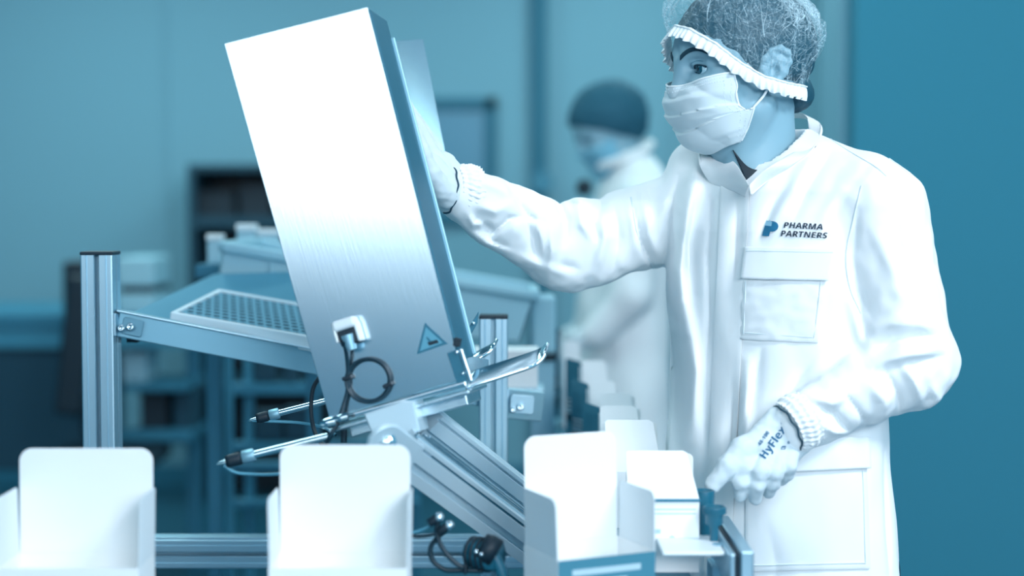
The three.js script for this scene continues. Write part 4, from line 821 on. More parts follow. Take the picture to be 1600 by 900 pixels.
const coat = wpart('lab_coat', coatGeo, M.coat, WK, 'white lab coat');

// collar: a standing band round the neck, open in a V at the front
{
  const base = [[1174, 304, 2.275], [1202, 282, 2.29], [1236, 260, 2.32], [1266, 238, 2.37], [1281, 210, 2.43], [1272, 188, 2.50], [1236, 184, 2.545], [1180, 200, 2.54], [1106, 226, 2.47], [1094, 250, 2.41], [1112, 284, 2.35], [1150, 300, 2.31], [1166, 308, 2.29]];
  const top = [[1172, 288, 2.275], [1194, 267, 2.30], [1224, 247, 2.33], [1252, 229, 2.37], [1264, 205, 2.43], [1256, 179, 2.49], [1226, 174, 2.53], [1180, 186, 2.52], [1140, 214, 2.49], [1133, 236, 2.42], [1152, 258, 2.35], [1166, 282, 2.30], [1170, 290, 2.28]];
  const sit = (q, i) => { if ((i < 5 || i > 9)) { const h = hit(coatField, q[0], q[1]); if (h && Math.abs(h.d - q[2]) < 0.06) return h.p.addScaledVector(h.n, 0.0015); } return P(...q); };
  const cb = new THREE.CatmullRomCurve3(base.map(sit), false, 'centripetal'), ct = new THREE.CatmullRomCurve3(top.map((q) => P(q[0], q[1], q[2])), false, 'centripetal'), N = 90, R = 6, pts = [], nr = [], c0 = P(1205, 215, 2.42);
  for (let r = 0; r <= R; r++) { const a = [], b = []; for (let k = 0; k <= N; k++) { const u = k / N, q = ct.getPoint(u).lerp(cb.getPoint(u), r / R); const n = q.clone().sub(c0).setY(0).normalize(); q.addScaledVector(n, 0.003 * Math.sin(r / R * Math.PI) + 0.001 * noise3(u * 14, r * 0.3, 2)); a.push(q); b.push(n); } pts.push(a); nr.push(b); }
  wpart('collar', gridSheet(pts, nr, 0.0028, 0), M.coat, WK);
  wpart('collar_seam', hose(cb.getPoints(80), 0.0012, 160, 6), M.coat, WK);
}
// seams, placket, pockets with flaps, lying on the coat
{
  const F = torsoCoat;
  wpart('placket', patch(F, [[1128, 292], [1172, 296], [1142, 898], [1101, 898]], 60, 6, 0.0018, 0.001), M.coat, WK);
  const q1 = [[1164, 434], [1290, 434], [1278, 536], [1158, 530]];
  const pk = wpart('chest_pocket', patch(F, q1, 22, 24, 0.0022, 0.0012, (u, v) => 0.004 * Math.sin(u * Math.PI) * Math.sin(v * Math.PI) + 0.0012 * noise3(u * 4, v * 4, 8)), M.coat, WK);
  wpart('stitching', merge([cordOn(F, [[1166, 520], [1270, 527]], 0.0007, 0.0042), cordOn(F, [[1167, 440], [1164, 522]], 0.0007, 0.0042), cordOn(F, [[1282, 440], [1272, 528]], 0.0007, 0.0042)]), M.stitch, pk);
  const fl = wpart('pocket_flap', patch(F, [[1168, 386], [1305, 388], [1293, 439], [1163, 437]], 14, 28, 0.003, 0.004, (u, v) => 0.003 * v), M.coat, WK);
  wpart('stitching', merge([cordOn(F, [[1170, 393], [1300, 395]], 0.0007, 0.0074)]), M.stitch, fl);
  const lp = wpart('lower_pocket', patch(F, [[1166, 728], [1352, 726], [1358, 888], [1166, 893]], 26, 28, 0.0022, 0.0012, (u, v) => 0.004 * Math.sin(u * Math.PI) * Math.sin(v * Math.PI)), M.coat, WK);
  wpart('stitching', merge([cordOn(F, [[1172, 883], [1350, 879]], 0.0008, 0.0045), cordOn(F, [[1345, 735], [1350, 880]], 0.0007, 0.0045)]), M.stitch, lp);
  wpart('pocket_flap', patch(F, [[1232, 684], [1354, 682], [1355, 731], [1228, 737]], 14, 24, 0.003, 0.004, (u, v) => 0.003 * v), M.coat, WK);
  wpart('seam', merge([cordOn(coatField, [[1346, 290], [1334, 340], [1322, 400], [1328, 450], [1345, 490]], 0.0011, 0.0), cordOn(coatField, [[1272, 190], [1330, 215], [1385, 245], [1425, 275]], 0.0012, 0.0), cordOn(coatField, [[1280, 205], [1320, 232], [1370, 262], [1385, 275]], 0.0009, 0.0), cordOn(coatField, [[986, 308], [997, 370], [1024, 425]], 0.001, 0)]), M.stitch, WK);
}
// emblem and lettering on the chest
{
  const c = document.createElement('canvas'); c.width = 1024; c.height = 360; const x = c.getContext('2d');
  x.clearRect(0, 0, 1024, 360);
  x.fillStyle = '#1c6f94'; x.beginPath(); x.moveTo(70, 60); x.lineTo(150, 60); x.bezierCurveTo(250, 60, 255, 215, 150, 222); x.lineTo(128, 222); x.lineTo(112, 300); x.lineTo(20, 300); x.closePath(); x.fill();
  x.fillStyle = '#8fc0d6'; x.beginPath(); x.moveTo(75, 45); x.lineTo(95, 70); x.lineTo(120, 45); x.lineTo(150, 80); x.lineTo(140, 140); x.lineTo(52, 135); x.closePath(); x.fill();
  x.fillStyle = '#02233a'; x.font = 'bold 124px sans-serif';
  x.save(); x.transform(1.0, 0.02, -0.16, 1, 285, 160); x.fillText('PHARMA', 0, 0, 610); x.restore();
  x.save(); x.transform(1.0, 0.02, -0.16, 1, 250, 290); x.fillText('PARTNERS', 0, 0, 760); x.restore();
  const t = new THREE.CanvasTexture(c); t.colorSpace = THREE.SRGBColorSpace; t.anisotropy = 8;
  const m = new THREE.MeshStandardMaterial({ map: t, roughness: 0.85, alphaTest: 0.5, side: THREE.DoubleSide });
  wpart('chest_logo', patch(torsoCoat, [[1190, 340], [1312, 343], [1311, 379], [1189, 375]], 12, 30, 0, 0.0022), m, WK, 'dark embroidered lettering with a blue emblem');
}
// gathered cuffs
function cuff(c0, c1, r0, r1, name) {
  const ax = c1.clone().sub(c0), L = ax.length(); ax.normalize(); const m = frameAlong(c0, c1), N = 120, R = 14, pts = [], nr = [];
  for (let r = 0; r <= R; r++) { const a = [], b = []; for (let k = 0; k <= N; k++) { const u = k / N * Math.PI * 2, v = r / R, rad = lerp(r0, r1, v) + 0.0035 * Math.sin(v * Math.PI) + (0.0016 * Math.sin(u * 30 + 2 * Math.sin(v * 5)) + 0.0012 * noise3(Math.cos(u) * 5, Math.sin(u) * 5, v * 4 + c0.x)) + 0.0012 * Math.cos(v * Math.PI * 6);
    const q = V(Math.cos(u) * rad, Math.sin(u) * rad, v * L).applyMatrix4(m); a.push(q); b.push(V(Math.cos(u), Math.sin(u), 0).transformDirection(m)); } pts.push(a); nr.push(b); }
  return wpart(name, gridSheet(pts, nr, 0.0025, -0.0025), M.coat, WK);
}
cuff(P(1262, 652, 2.255), P(1232, 668, 2.247), 0.040, 0.037, 'cuff');
cuff(P(742, 301, 2.392), P(708, 297, 2.375), 0.040, 0.036, 'cuff');

// gloves
const GL = [];
{ // left hand: back of the hand seen, thumb reaching left, fingers hanging
  const d = 2.24, w = P(1236, 668, 2.25);
  const chain = (pts, r) => pts.slice(1).map((q, i) => bone(P(...pts[i]), P(...q), r[i], r[i + 1]));
  const palm = [bone(w, P(1208, 693, d), 0.034, 0.031), bone(P(1222, 655, 2.25), P(1180, 700, 2.235), 0.020, 0.019), bone(P(1248, 690, 2.25), P(1230, 716, 2.24), 0.019, 0.016)];
  const fingers = [
    chain([[1188, 690, 2.235], [1160, 702, 2.225], [1138, 728, 2.215], [1113, 758, 2.215]], [0.020, 0.0175, 0.0155, 0.012]),
    chain([[1178, 704, 2.235], [1163, 728, 2.215], [1157, 752, 2.215], [1157, 774, 2.227]], [0.0150, 0.0130, 0.0120, 0.0098]),
    chain([[1198, 712, 2.23], [1188, 736, 2.209], [1183, 758, 2.213], [1180, 779, 2.229]], [0.0145, 0.0125, 0.0115, 0.0095]),
    chain([[1218, 714, 2.233], [1211, 738, 2.213], [1207, 754, 2.221], [1201, 770, 2.239]], [0.0140, 0.0120, 0.0108, 0.0090]),
    chain([[1236, 706, 2.24], [1232, 728, 2.223], [1229, 740, 2.235], [1221, 750, 2.251]], [0.0130, 0.0115, 0.0102, 0.0088])];
  // palms are flattened in depth
  const zc = -2.24, f = (x, y, z) => {
    let p = Infinity; for (const b of palm) p = p === Infinity ? b(x, y, (z - zc) * 1.55 + zc) : smin(p, b(x, y, (z - zc) * 1.55 + zc), 0.02); p *= 0.72;
    for (const ch of fingers) { let q = ch[0](x, y, z); for (let i = 1; i < ch.length; i++) q = smin(q, ch[i](x, y, z), 0.006); p = smin(p, q, 0.0045); }
    return p - 0.0007 * noise3(x * 60, y * 60, z * 60);
  };
  GL.push(f);
  const lo = P(1085, 812, 2.255), hi = P(1275, 632, 2.255);
  const g = wpart('glove', field(f, V(lo.x, lo.y, -2.31), V(hi.x, hi.y, -2.165), 0.0021), M.glove, WK, 'pale knitted glove with printed lettering');
  // wrist overlock thread
  const c0 = P(1231, 669, 2.247), ax = P(1262, 652, 2.255).sub(P(1205, 684, 2.24)), m = frameAlong(c0, c0.clone().add(ax)), ring = [];
  for (let k = 0; k < 40; k++) { const u = k / 40 * Math.PI * 2; ring.push(V(Math.cos(u) * 0.0365, Math.sin(u) * 0.0365, -0.002 + 0.0012 * Math.sin(u * 9)).applyMatrix4(m)); } wpart('wrist_thread', hose(ring, 0.0016, 160, 6, true), M.tealDark, g);
  const c = document.createElement('canvas'); c.width = 768; c.height = 512; const x = c.getContext('2d'); x.clearRect(0, 0, 768, 512); x.fillStyle = '#1d6288';
  x.font = 'bold 190px sans-serif'; x.fillText('HyFlex', 10, 300, 600); x.font = 'bold 70px sans-serif'; x.fillText('®', 622, 200); x.font = 'bold 84px sans-serif'; x.fillText('48-100', 150, 92, 270);
  x.lineWidth = 11; x.strokeStyle = '#1d6288'; x.beginPath(); x.moveTo(340, 400); x.quadraticCurveTo(375, 420, 380, 455); x.quadraticCurveTo(345, 435, 340, 400); x.moveTo(340, 400); x.lineTo(300, 420); x.lineTo(340, 470); x.lineTo(380, 440); x.closePath(); x.stroke();
  x.font = 'bold 84px sans-serif'; x.save(); x.translate(480, 455); x.rotate(-Math.PI / 2); x.fillText('9', -20, 20); x.restore();
  const t = new THREE.CanvasTexture(c); t.colorSpace = THREE.SRGBColorSpace; t.anisotropy = 8;
  // text runs along (0.53,-0.85): from (1188,722) to (1225,668)
  const o = [1172, 704], ux = [44, -61], vx = [38, 27];
  const q = [[o[0], o[1]], [o[0] + ux[0], o[1] + ux[1]], [o[0] + ux[0] + vx[0], o[1] + ux[1] + vx[1]], [o[0] + vx[0], o[1] + vx[1]]];
  wpart('glove_print', patch(f, q, 14, 20, 0, 0.001), new THREE.MeshStandardMaterial({ map: t, roughness: 0.85, alphaTest: 0.5, side: THREE.DoubleSide }), g, 'dark printed lettering');
}
{ // right hand, flat against the inside of the magazine, fingers up
  const w = P(712, 298, 2.378);
  const chain = (pts, r) => pts.slice(1).map((q, i) => bone(P(...pts[i]), P(...q), r[i], r[i + 1]));
  const palm = [bone(w, P(690, 262, 2.38), 0.031, 0.026), bone(P(700, 300, 2.36), P(672, 262, 2.34), 0.026, 0.022), bone(P(690, 290, 2.40), P(668, 250, 2.41), 0.022, 0.02)];
  const fingers = [
    chain([[690, 296, 2.34], [672, 270, 2.312], [659, 238, 2.298], [648, 204, 2.295]], [0.018, 0.015, 0.0125, 0.0095]),
    chain([[680, 258, 2.36], [668, 232, 2.36], [652, 200, 2.355], [640, 172, 2.35]], [0.017, 0.0135, 0.012, 0.0095]),
    chain([[676, 252, 2.385], [662, 222, 2.39], [644, 188, 2.385], [630, 158, 2.38]], [0.017, 0.0135, 0.012, 0.0095]),
    chain([[678, 250, 2.41], [664, 222, 2.415], [648, 190, 2.41], [634, 162, 2.41]], [0.017, 0.0135, 0.012, 0.0095]),
    chain([[686, 256, 2.43], [676, 234, 2.44], [664, 210, 2.44], [654, 190, 2.44]], [0.015, 0.012, 0.011, 0.009])];
  const f = (x, y, z) => { let p = smin(smin(palm[0](x, y, z), palm[1](x, y, z), 0.015), palm[2](x, y, z), 0.015); p = smin(p, knuckle(x, y, z), 0.006); for (const ch of fingers) { let q = ch[0](x, y, z); for (let i = 1; i < ch.length; i++) q = smin(q, ch[i](x, y, z), 0.006); p = smin(p, q, 0.004); } return p - 0.0007 * noise3(x * 60, y * 60, z * 60); };
  const knuckle = bone(P(683, 246, 2.36), P(690, 262, 2.36), 0.011, 0.012);
  GL.push(f);
  const lo = P(610, 345, 2.46), hi = P(735, 135, 2.46);
  const g = wpart('glove', field(f, V(lo.x, lo.y, -2.50), V(hi.x + 0.005, hi.y, -2.27), 0.0021), M.glove, WK, 'pale glove pressed against the magazine');
  const c0 = P(707, 297, 2.375), m = frameAlong(c0, P(742, 301, 2.392)), ring = []; for (let k = 0; k < 40; k++) { const u = k / 40 * Math.PI * 2; ring.push(V(Math.cos(u) * 0.0368, Math.sin(u) * 0.0368, -0.008 + 0.0012 * Math.sin(u * 9)).applyMatrix4(m)); } wpart('wrist_thread', hose(ring, 0.0015, 160, 6, true), M.tealDark, g);
}

// ---- head. Own axes: f forward, y up, l towards her left
const HY = 1.19, HF = V(-Math.sin(HY), 0, Math.cos(HY)), HL = V(Math.cos(HY), 0, Math.sin(HY)), HC = P(1152, 112, 2.40), SF = 1.1, SY = 1.02, SL = 1.08;
const hw = (f, y, l) => HC.clone().addScaledVector(HF, f * SF).addScaledVector(HL, l * SL).add(V(0, y * SY, 0));
const hloc = (x, y, z) => { const X = x - HC.x, Z = z - HC.z; return [(X * HF.x + Z * HF.z) / SF, (y - HC.y) / SY, (X * HL.x + Z * HL.z) / SL]; };
const v3 = V;
const HD = (() => {
  const skull = ell(v3(-0.012, 0.032, 0), 0.098, 0.092, 0.077), fore = ell(v3(0.03, 0.028, 0), 0.062, 0.064, 0.066), face = ell(v3(0.028, -0.040, 0), 0.060, 0.080, 0.058), jaw = bone(v3(0.0, -0.062, 0.045), v3(0.052, -0.094, 0.012), 0.020, 0.016), chin = ell(v3(0.056, -0.096, 0), 0.020, 0.017, 0.020);
  const browB = bone(v3(0.079, 0.018, 0.012), v3(0.062, 0.020, 0.046), 0.012, 0.010), cheek = ell(v3(0.055, -0.028, 0.042), 0.026, 0.022, 0.020), noseA = bone(v3(0.088, 0.008, 0), v3(0.094, -0.030, 0), 0.0085, 0.011), noseB = bone(v3(0.088, -0.036, 0), v3(0.084, -0.036, 0.012), 0.010, 0.008);
  const socket = ell(v3(0.088, 0.001, 0.033), 0.018, 0.013, 0.020), lidU = bone(v3(0.0785, 0.0062, 0.022), v3(0.070, 0.005, 0.044), 0.0065, 0.006), lidD = bone(v3(0.0780, -0.0105, 0.022), v3(0.0695, -0.009, 0.043), 0.0052, 0.005), eyeSlit = ell(v3(0.084, -0.0022, 0.0335), 0.016, 0.0062, 0.0150), lips = bone(v3(0.078, -0.068, 0.0), v3(0.072, -0.068, 0.018), 0.009, 0.006);
  const neck = bone(v3(-0.022, -0.06, 0), v3(-0.022, -0.19, 0), 0.050, 0.054), trap = bone(v3(-0.045, -0.04, 0), v3(-0.045, -0.19, 0), 0.036, 0.05), scm = bone(v3(-0.012, -0.055, 0.056), v3(0.022, -0.165, 0.014), 0.012, 0.010);
  return (x, y, z) => { // in head axes (f, y, l)
    const l = Math.abs(z);
    let d = smin(skull(x, y, z), fore(x, y, z), 0.02); d = smin(d, face(x, y, z), 0.03); d = smin(d, jaw(x, y, l), 0.03); d = smin(d, chin(x, y, z), 0.02); d = smin(d, browB(x, y, l), 0.016); d = smin(d, cheek(x, y, l), 0.022);
    d = smax(d, -socket(x, y, l), 0.012); d = smin(d, noseA(x, y, z), 0.012); d = smin(d, noseB(x, y, l), 0.008); d = smin(d, lips(x, y, l), 0.01);
    d = smin(d, lidU(x, y, l), 0.006); d = smin(d, lidD(x, y, l), 0.006); d = smax(d, -eyeSlit(x, y, l), 0.0025);
    d = smin(d, neck(x, y, z), 0.025); d = smin(d, trap(x, y, z), 0.03); d = smin(d, scm(x, y, l), 0.014);
    return d;
  };
})();
{
  const f = (x, y, z) => { const q = hloc(x, y, z); return HD(q[0], q[1], q[2]); };
  const head = wpart('head', field(f, HC.clone().add(V(-0.17, -0.20, -0.15)), HC.clone().add(V(0.15, 0.135, 0.15)), 0.0026), M.skin, WK);
  const H = (g) => { const p = g.attributes.position, q = V(0, 0, 0); for (let i = 0; i < p.count; i++) { q.copy(hw(p.getX(i), p.getY(i), p.getZ(i))); p.setXYZ(i, q.x, q.y, q.z); } if (g.index) flip(g); g.computeVertexNormals(); return g; };
  const hh = (pts, r, n = 40) => hose(pts.map((q) => hw(...q)), r, n, 6);
  // eyes: ball with iris and pupil rings looking ahead
  for (const s of [1, -1]) {
    const c = hw(0.0690, -0.0022, 0.0325 * s), e = wpart('eyeball', ball(c, 0.0132, 28), M.eyeWhite, head);
    const look = HF.clone().addScaledVector(HL, s > 0 ? 0.14 : -0.05).normalize(), a = c.clone().addScaledVector(look, 0.0119);
    wpart('iris', lathe([[0, 0.0020], [0.0030, 0.0018], [0.0068, 0.0002], [0.0072, -0.0012]], a, a.clone().add(look), 24), M.iris, e);
    wpart('pupil', lathe([[0, 0.0023], [0.0024, 0.0021], [0.0026, 0.001]], a, a.clone().add(look), 18), M.black, e);
  }
  // lashes and eyebrows hug the skin
  const on = (f0, y, l) => { let q = [f0, y, l]; for (let k = 0; k < 30; k++) { const d = HD(...q); q = [q[0] - d * 0.7, y, l]; } return q; };
  for (const s of [1, -1]) {
    const up = [[0.086, 0.0005, 0.0205], [0.087, 0.0035, 0.027], [0.085, 0.0042, 0.034], [0.079, 0.002, 0.042], [0.073, 0.0005, 0.0465]].map(([f0, y, l]) => { const q = on(f0, y, l * s); return [q[0] + 0.0012, q[1], q[2]]; });
    wpart('eyelashes', hh(up, 0.0013), M.brow, head);
    const crease = [[0.088, 0.008, 0.022], [0.088, 0.0105, 0.030], [0.08, 0.009, 0.042]].map(([f0, y, l]) => on(f0, y, l * s)); wpart('eyelid_crease_shade', hh(crease, 0.0007), M.creaseShade, head);  // dark cord drawing the shade in the lid crease
    const low = [[0.085, -0.006, 0.022], [0.085, -0.0078, 0.031], [0.078, -0.005, 0.043]].map(([f0, y, l]) => on(f0, y, l * s)); wpart('eyelashes', hh(low, 0.0006), M.brow, head);
    const bp = []; for (let k = 0; k <= 12; k++) { const u = k / 12, l = lerp(0.011, 0.054, u), y = 0.016 + 0.013 * Math.sin(Math.min(u * 1.35, 1.25) * Math.PI / 2 * 1.2) - 0.006 * u * u; bp.push([on(0.09, y, l * s), lerp(0.0036, 0.0010, sstep(0.3, 1, u))]); }
    const rows = [[], [], []], nn = [[], [], []]; for (const [q, w] of bp) for (let r = 0; r < 3; r++) { const p = on(q[0] + 0.01, q[1] + w * (1 - r), q[2]); rows[r].push(hw(...p)); nn[r].push(HF.clone().addScaledVector(HL, 0.5 * s).normalize()); }
    wpart('eyebrow', gridSheet(rows, nn, 0.0012, 0.0004), M.brow, head);
  }
  // ear
  {
    const ch = (pts, r) => pts.slice(1).map((q, i) => bone(v3(...pts[i]), v3(...q), r, r));
    const rim = ch([[0.004, -0.002, 0.073], [0.002, 0.012, 0.078], [-0.006, 0.023, 0.083], [-0.018, 0.028, 0.086], [-0.029, 0.022, 0.087], [-0.032, 0.008, 0.086], [-0.027, -0.008, 0.083], [-0.018, -0.020, 0.080], [-0.008, -0.026, 0.077]], 0.0042);
    const inner = ch([[-0.012, 0.018, 0.080], [-0.021, 0.010, 0.082], [-0.020, -0.004, 0.081], [-0.012, -0.014, 0.078]], 0.0046), tragus = bone(v3(0.002, -0.004, 0.075), v3(0.000, -0.012, 0.075), 0.0055, 0.005), lobe = ell(v3(-0.010, -0.026, 0.076), 0.0085, 0.010, 0.006), bowl = ell(v3(-0.015, 0.003, 0.075), 0.019, 0.027, 0.0085);
    const concha = ell(v3(-0.010, -0.006, 0.087), 0.0075, 0.011, 0.010), scapha = bone(v3(-0.008, 0.020, 0.091), v3(-0.027, 0.012, 0.093), 0.0055, 0.0045);
    const ef = (x, y, z) => { const [f0, y0, l0] = hloc(x, y, z); let d = bowl(f0, y0, l0); for (const r of rim) d = smin(d, r(f0, y0, l0), 0.006); for (const r of inner) d = smin(d, r(f0, y0, l0), 0.007); d = smin(d, tragus(f0, y0, l0), 0.005); d = smin(d, lobe(f0, y0, l0), 0.007); return smax(smax(d, -concha(f0, y0, l0), 0.003), -scapha(f0, y0, l0), 0.002); };
    const c = hw(-0.012, 0, 0.079); wpart('ear', field(ef, c.clone().add(V(-0.05, -0.06, -0.05)), c.clone().add(V(0.06, 0.05, 0.05)), 0.0017), M.skin, head);
  }
  // hair under the net, and a few strands at the nape
  const hA = ell(v3(-0.014, 0.040, 0), 0.106, 0.096, 0.0845), hB = ell(v3(-0.058, 0.015, 0), 0.035, 0.042, 0.045), hC = ell(v3(0.03, 0.028, 0), 0.066, 0.069, 0.071);
  const hairF = (x, y, z) => { const q = hloc(x, y, z); return Math.min(smin(hA(...q), hB(...q), 0.03), hC(...q)); };
  const lim = (q) => q[1] - (0.050 - 0.55 * (0.085 - q[0]) * 1.0) ; // hairline plane
  const hf = (x, y, z) => { const q = hloc(x, y, z), front = Math.max(0.037 - 0.85 * (0.068 - q[0]), -0.018); return smax(hairF(x, y, z), front - q[1], 0.01) - 0.0012 * noise3(q[0] * 20, q[1] * 60, q[2] * 60); };
  wpart('hair', field(hf, HC.clone().add(V(-0.15, -0.12, -0.15)), HC.clone().add(V(0.19, 0.17, 0.15)), 0.004), M.hair, head);
  wpart('nape_hair', field((x, y, z) => { const q = hloc(x, y, z); return smin(ell(v3(-0.088, -0.036, 0.0), 0.028, 0.026, 0.044)(...q), ell(v3(-0.066, -0.020, 0), 0.04, 0.026, 0.055)(...q), 0.02) - 0.001 * noise3(q[0] * 90, q[1] * 15, q[2] * 90); }, HC.clone().add(V(-0.05, -0.13, -0.13)), HC.clone().add(V(0.17, 0.05, 0.13)), 0.004), M.hair, head);

  // hairnet: gathered bonnet whose edge band runs from the forehead, above the ear, to the nape
  const edge = (an) => { // an: 0 = front middle .. PI = nape, sign gives the side -> head axes
    const a = Math.abs(an) / Math.PI, s = Math.sign(an) || 1, T = [[0, 0.094, 0.064, 0.0], [0.12, 0.089, 0.056, 0.030], [0.24, 0.068, 0.032, 0.062], [0.38, 0.038, 0.004, 0.0745], [0.5, 0.006, -0.016, 0.080], [0.62, -0.026, -0.025, 0.083], [0.76, -0.060, -0.027, 0.066], [0.9, -0.086, -0.026, 0.036], [1, -0.094, -0.026, 0.0]];
    for (let i = 1; i < T.length; i++) if (a <= T[i][0]) { const t = (a - T[i - 1][0]) / (T[i][0] - T[i - 1][0]), k = t; return [lerp(T[i - 1][1], T[i][1], k), lerp(T[i - 1][2], T[i][2], k), s * lerp(T[i - 1][3], T[i][3], k)]; } return [T[8][1], T[8][2], 0];
  };
  const NU = 220, NV = 46, rows = [], nr = [], apex = [-0.03, 0.168, 0];
  for (let r = 0; r <= NV; r++) { const v = r / NV, a = [], b = [];
    for (let k = 0; k <= NU; k++) { const an = (k / NU * 2 - 1) * Math.PI, e = edge(an); // bulging from edge to crown
      const bulge = Math.sin(v * Math.PI / 2), pull = 1 - Math.cos(v * Math.PI / 2), back = sstep(0.3, 1, Math.abs(an) / Math.PI), frontp = sstep(0.22, 0, Math.abs(an) / Math.PI);
      const ce = [-0.022, 0.045, 0], dx = e[0] - ce[0], dl = e[2];
      const radial = Math.cos(v * Math.PI / 2) ** 0.75 * (1 + (0.12 + 0.36 * back) * Math.sin(Math.min(v * 2.2, 1) * Math.PI) * 0.9 + 0.03 * bulge);
      let f0 = ce[0] + dx * radial + apex[0] * 0.2 * pull, y0 = e[1] + (apex[1] - e[1]) * Math.sin(v * Math.PI / 2) ** (0.95 - 0.25 * back) + 0.0, l0 = dl * radial;
      const gather = (1 - v) ** 2; const cr = 0.0022 * gather * Math.sin(an * 46 + 3 * noise3(an * 3, v * 3, 0)) + 0.0030 * noise3(an * 4.5 + 10, v * 3, 1) * (0.3 + v) + 0.0018 * ridge(noise3(an * 10, v * 5 + an, 4)) + 0.004 * back * ridge(noise3(an * 3.4, v * 3.5, 7));
      f0 += cr * Math.sign(dx || 1) + 0.012 * frontp * Math.sin(Math.min(v * 3, 1) * Math.PI); y0 += cr * 0.6; l0 += cr * Math.sign(dl || 1);
      const q = hw(f0, y0, l0); a.push(q); b.push(q.clone().sub(hw(-0.02, 0.03, 0)).normalize()); }
    rows.push(a); nr.push(b); }
  // fibres of the net
  const c = document.createElement('canvas'); c.width = 2048; c.height = 1024; const x = c.getContext('2d'), R = mulberry(5);
  x.fillStyle = 'rgba(255,255,255,0.015)'; x.fillRect(0, 0, 2048, 1024);
  for (let k = 0; k < 120; k++) { x.fillStyle = `rgba(255,255,255,${0.01 + R() * 0.03})`; x.beginPath(); x.arc(R() * 2048, R() * 1024, 15 + R() * 70, 0, 6.29); x.fill(); }
  for (let k = 0; k < 9000; k++) { const X = R() * 2048, Y = R() * 1024, L = 20 + R() * 110, A = (R() < 0.6 ? -1.57 + (R() - 0.5) * 1.6 : R() * 6.28), cv = (R() - 0.5) * 1.8; x.strokeStyle = `rgba(255,255,255,${0.06 + R() * 0.26})`; x.lineWidth = 0.7 + R() * 1.5; x.beginPath(); x.moveTo(X, Y); x.quadraticCurveTo(X + Math.cos(A) * L * 0.5, Y + Math.sin(A) * L * 0.5, X + Math.cos(A + cv) * L, Y + Math.sin(A + cv) * L); x.stroke(); }
  for (let k = 0; k < 5000; k++) { const X = (1640 + R() * 800) % 2048, Y = 300 + R() * 724, L = 40 + R() * 120, A = -1.57 + (R() - 0.5) * 1.4; x.strokeStyle = `rgba(255,255,255,${0.05 + R() * 0.14})`; x.lineWidth = 1 + R() * 2.2; x.beginPath(); x.moveTo(X, Y); x.lineTo(X + Math.cos(A) * L, Y + Math.sin(A) * L); x.stroke(); }
  for (let k = 0; k < 420; k++) { const X = R() * 2048, L = 60 + R() * 360, w = (R() - 0.5) * 90; x.strokeStyle = `rgba(255,255,255,${0.15 + R() * 0.35})`; x.lineWidth = 1 + R() * 2; x.beginPath(); x.moveTo(X, 1024); x.quadraticCurveTo(X + w * 0.3, 1024 - L * 0.5, X + w, 1024 - L); x.stroke(); }
  for (let k = 0; k < 40; k++) { const X = R() * 2048, Y = R() * 900, w = (R() - 0.5) * 300; x.strokeStyle = `rgba(255,255,255,${0.2 + R() * 0.3})`; x.lineWidth = 1.5 + R() * 3.5; x.beginPath(); x.moveTo(X, Y); x.quadraticCurveTo(X + w * 0.4, Y + 90 + R() * 80, X + w, Y + 200 + R() * 160); x.stroke(); }
  const t = new THREE.CanvasTexture(c); t.colorSpace = THREE.SRGBColorSpace;
  const net = new THREE.MeshStandardMaterial({ color: col(0.62, 0.85, 0.94), map: t, transparent: true, roughness: 0.8, side: THREE.DoubleSide });
  wpart('hairnet', gridSheet(rows, nr, 0, 0).deleteAttribute('normal') && (() => { const g = gridSheet(rows, nr, 0, 0); const uv = g.attributes.uv; for (let i = 0; i < uv.count; i++) uv.setXY(i, uv.getX(i), uv.getY(i)); return g; })(), net, head, 'translucent white fibrous hairnet');
  // elastic band: pleated strip with a bright cord along its top
  const bandRow = (off, out) => { const a = [], b = []; for (let k = 0; k <= 520; k++) { const an = (k / 520 * 2 - 1) * Math.PI, e = edge(an), ripple = Math.sin(an * 66), q = hw(e[0], e[1], e[2]), c1 = hw(-0.02, 0.0, 0), n = q.clone().sub(c1).setY(0).normalize(), front = sstep(0.55, 0.3, Math.abs(an) / Math.PI); const dn = V(0, -1, 0).addScaledVector(HF, 0.75 * front).normalize(); q.addScaledVector(dn, off * (1 + 0.10 * Math.sin(an * 33 + 1))).addScaledVector(n, out + 0.0016 * ripple * (0.4 + off / 0.016) + 0.004); a.push(q); b.push(n); } return [a, b]; };
  const B = [-0.004, 0, 0.006, 0.012, 0.018].map((o, i) => bandRow(o, [0.001, 0.0025, 0.003, 0.0025, 0.001][i])); wpart('elastic_band', gridSheet(B.map((q) => q[0]), B.map((q) => q[1]), 0.0012, 0), M.netBand, head);
  const cord = bandRow(-0.002, 0.004)[0].filter((_, i) => i % 4 === 0); wpart('elastic_cord', hose(cord, 0.0016, 300, 6), M.netBand, head);

  // face mask: three pleats, from ear side to ear side
  const mid = [[0.096, -0.026], [0.102, -0.036], [0.104, -0.050], [0.101, -0.066], [0.094, -0.082], [0.083, -0.098], [0.068, -0.114], [0.042, -0.122]]; // f, y down the middle
  const nearE = [[0.045, -0.008, 0.060], [0.043, -0.022, 0.0635], [0.040, -0.040, 0.0645], [0.036, -0.056, 0.0645], [0.024, -0.064, 0.066], [0.012, -0.060, 0.067], [0.016, -0.088, 0.060], [0.021, -0.110, 0.047]];
  const ip = (T, v) => { const k = v * (T.length - 1), i = Math.min(Math.floor(k), T.length - 2), t = k - i; return T[i].map((q, j) => lerp(q, T[i + 1][j], t)); };
  const MU = 60, MV = 56, mr = [], mn = [];
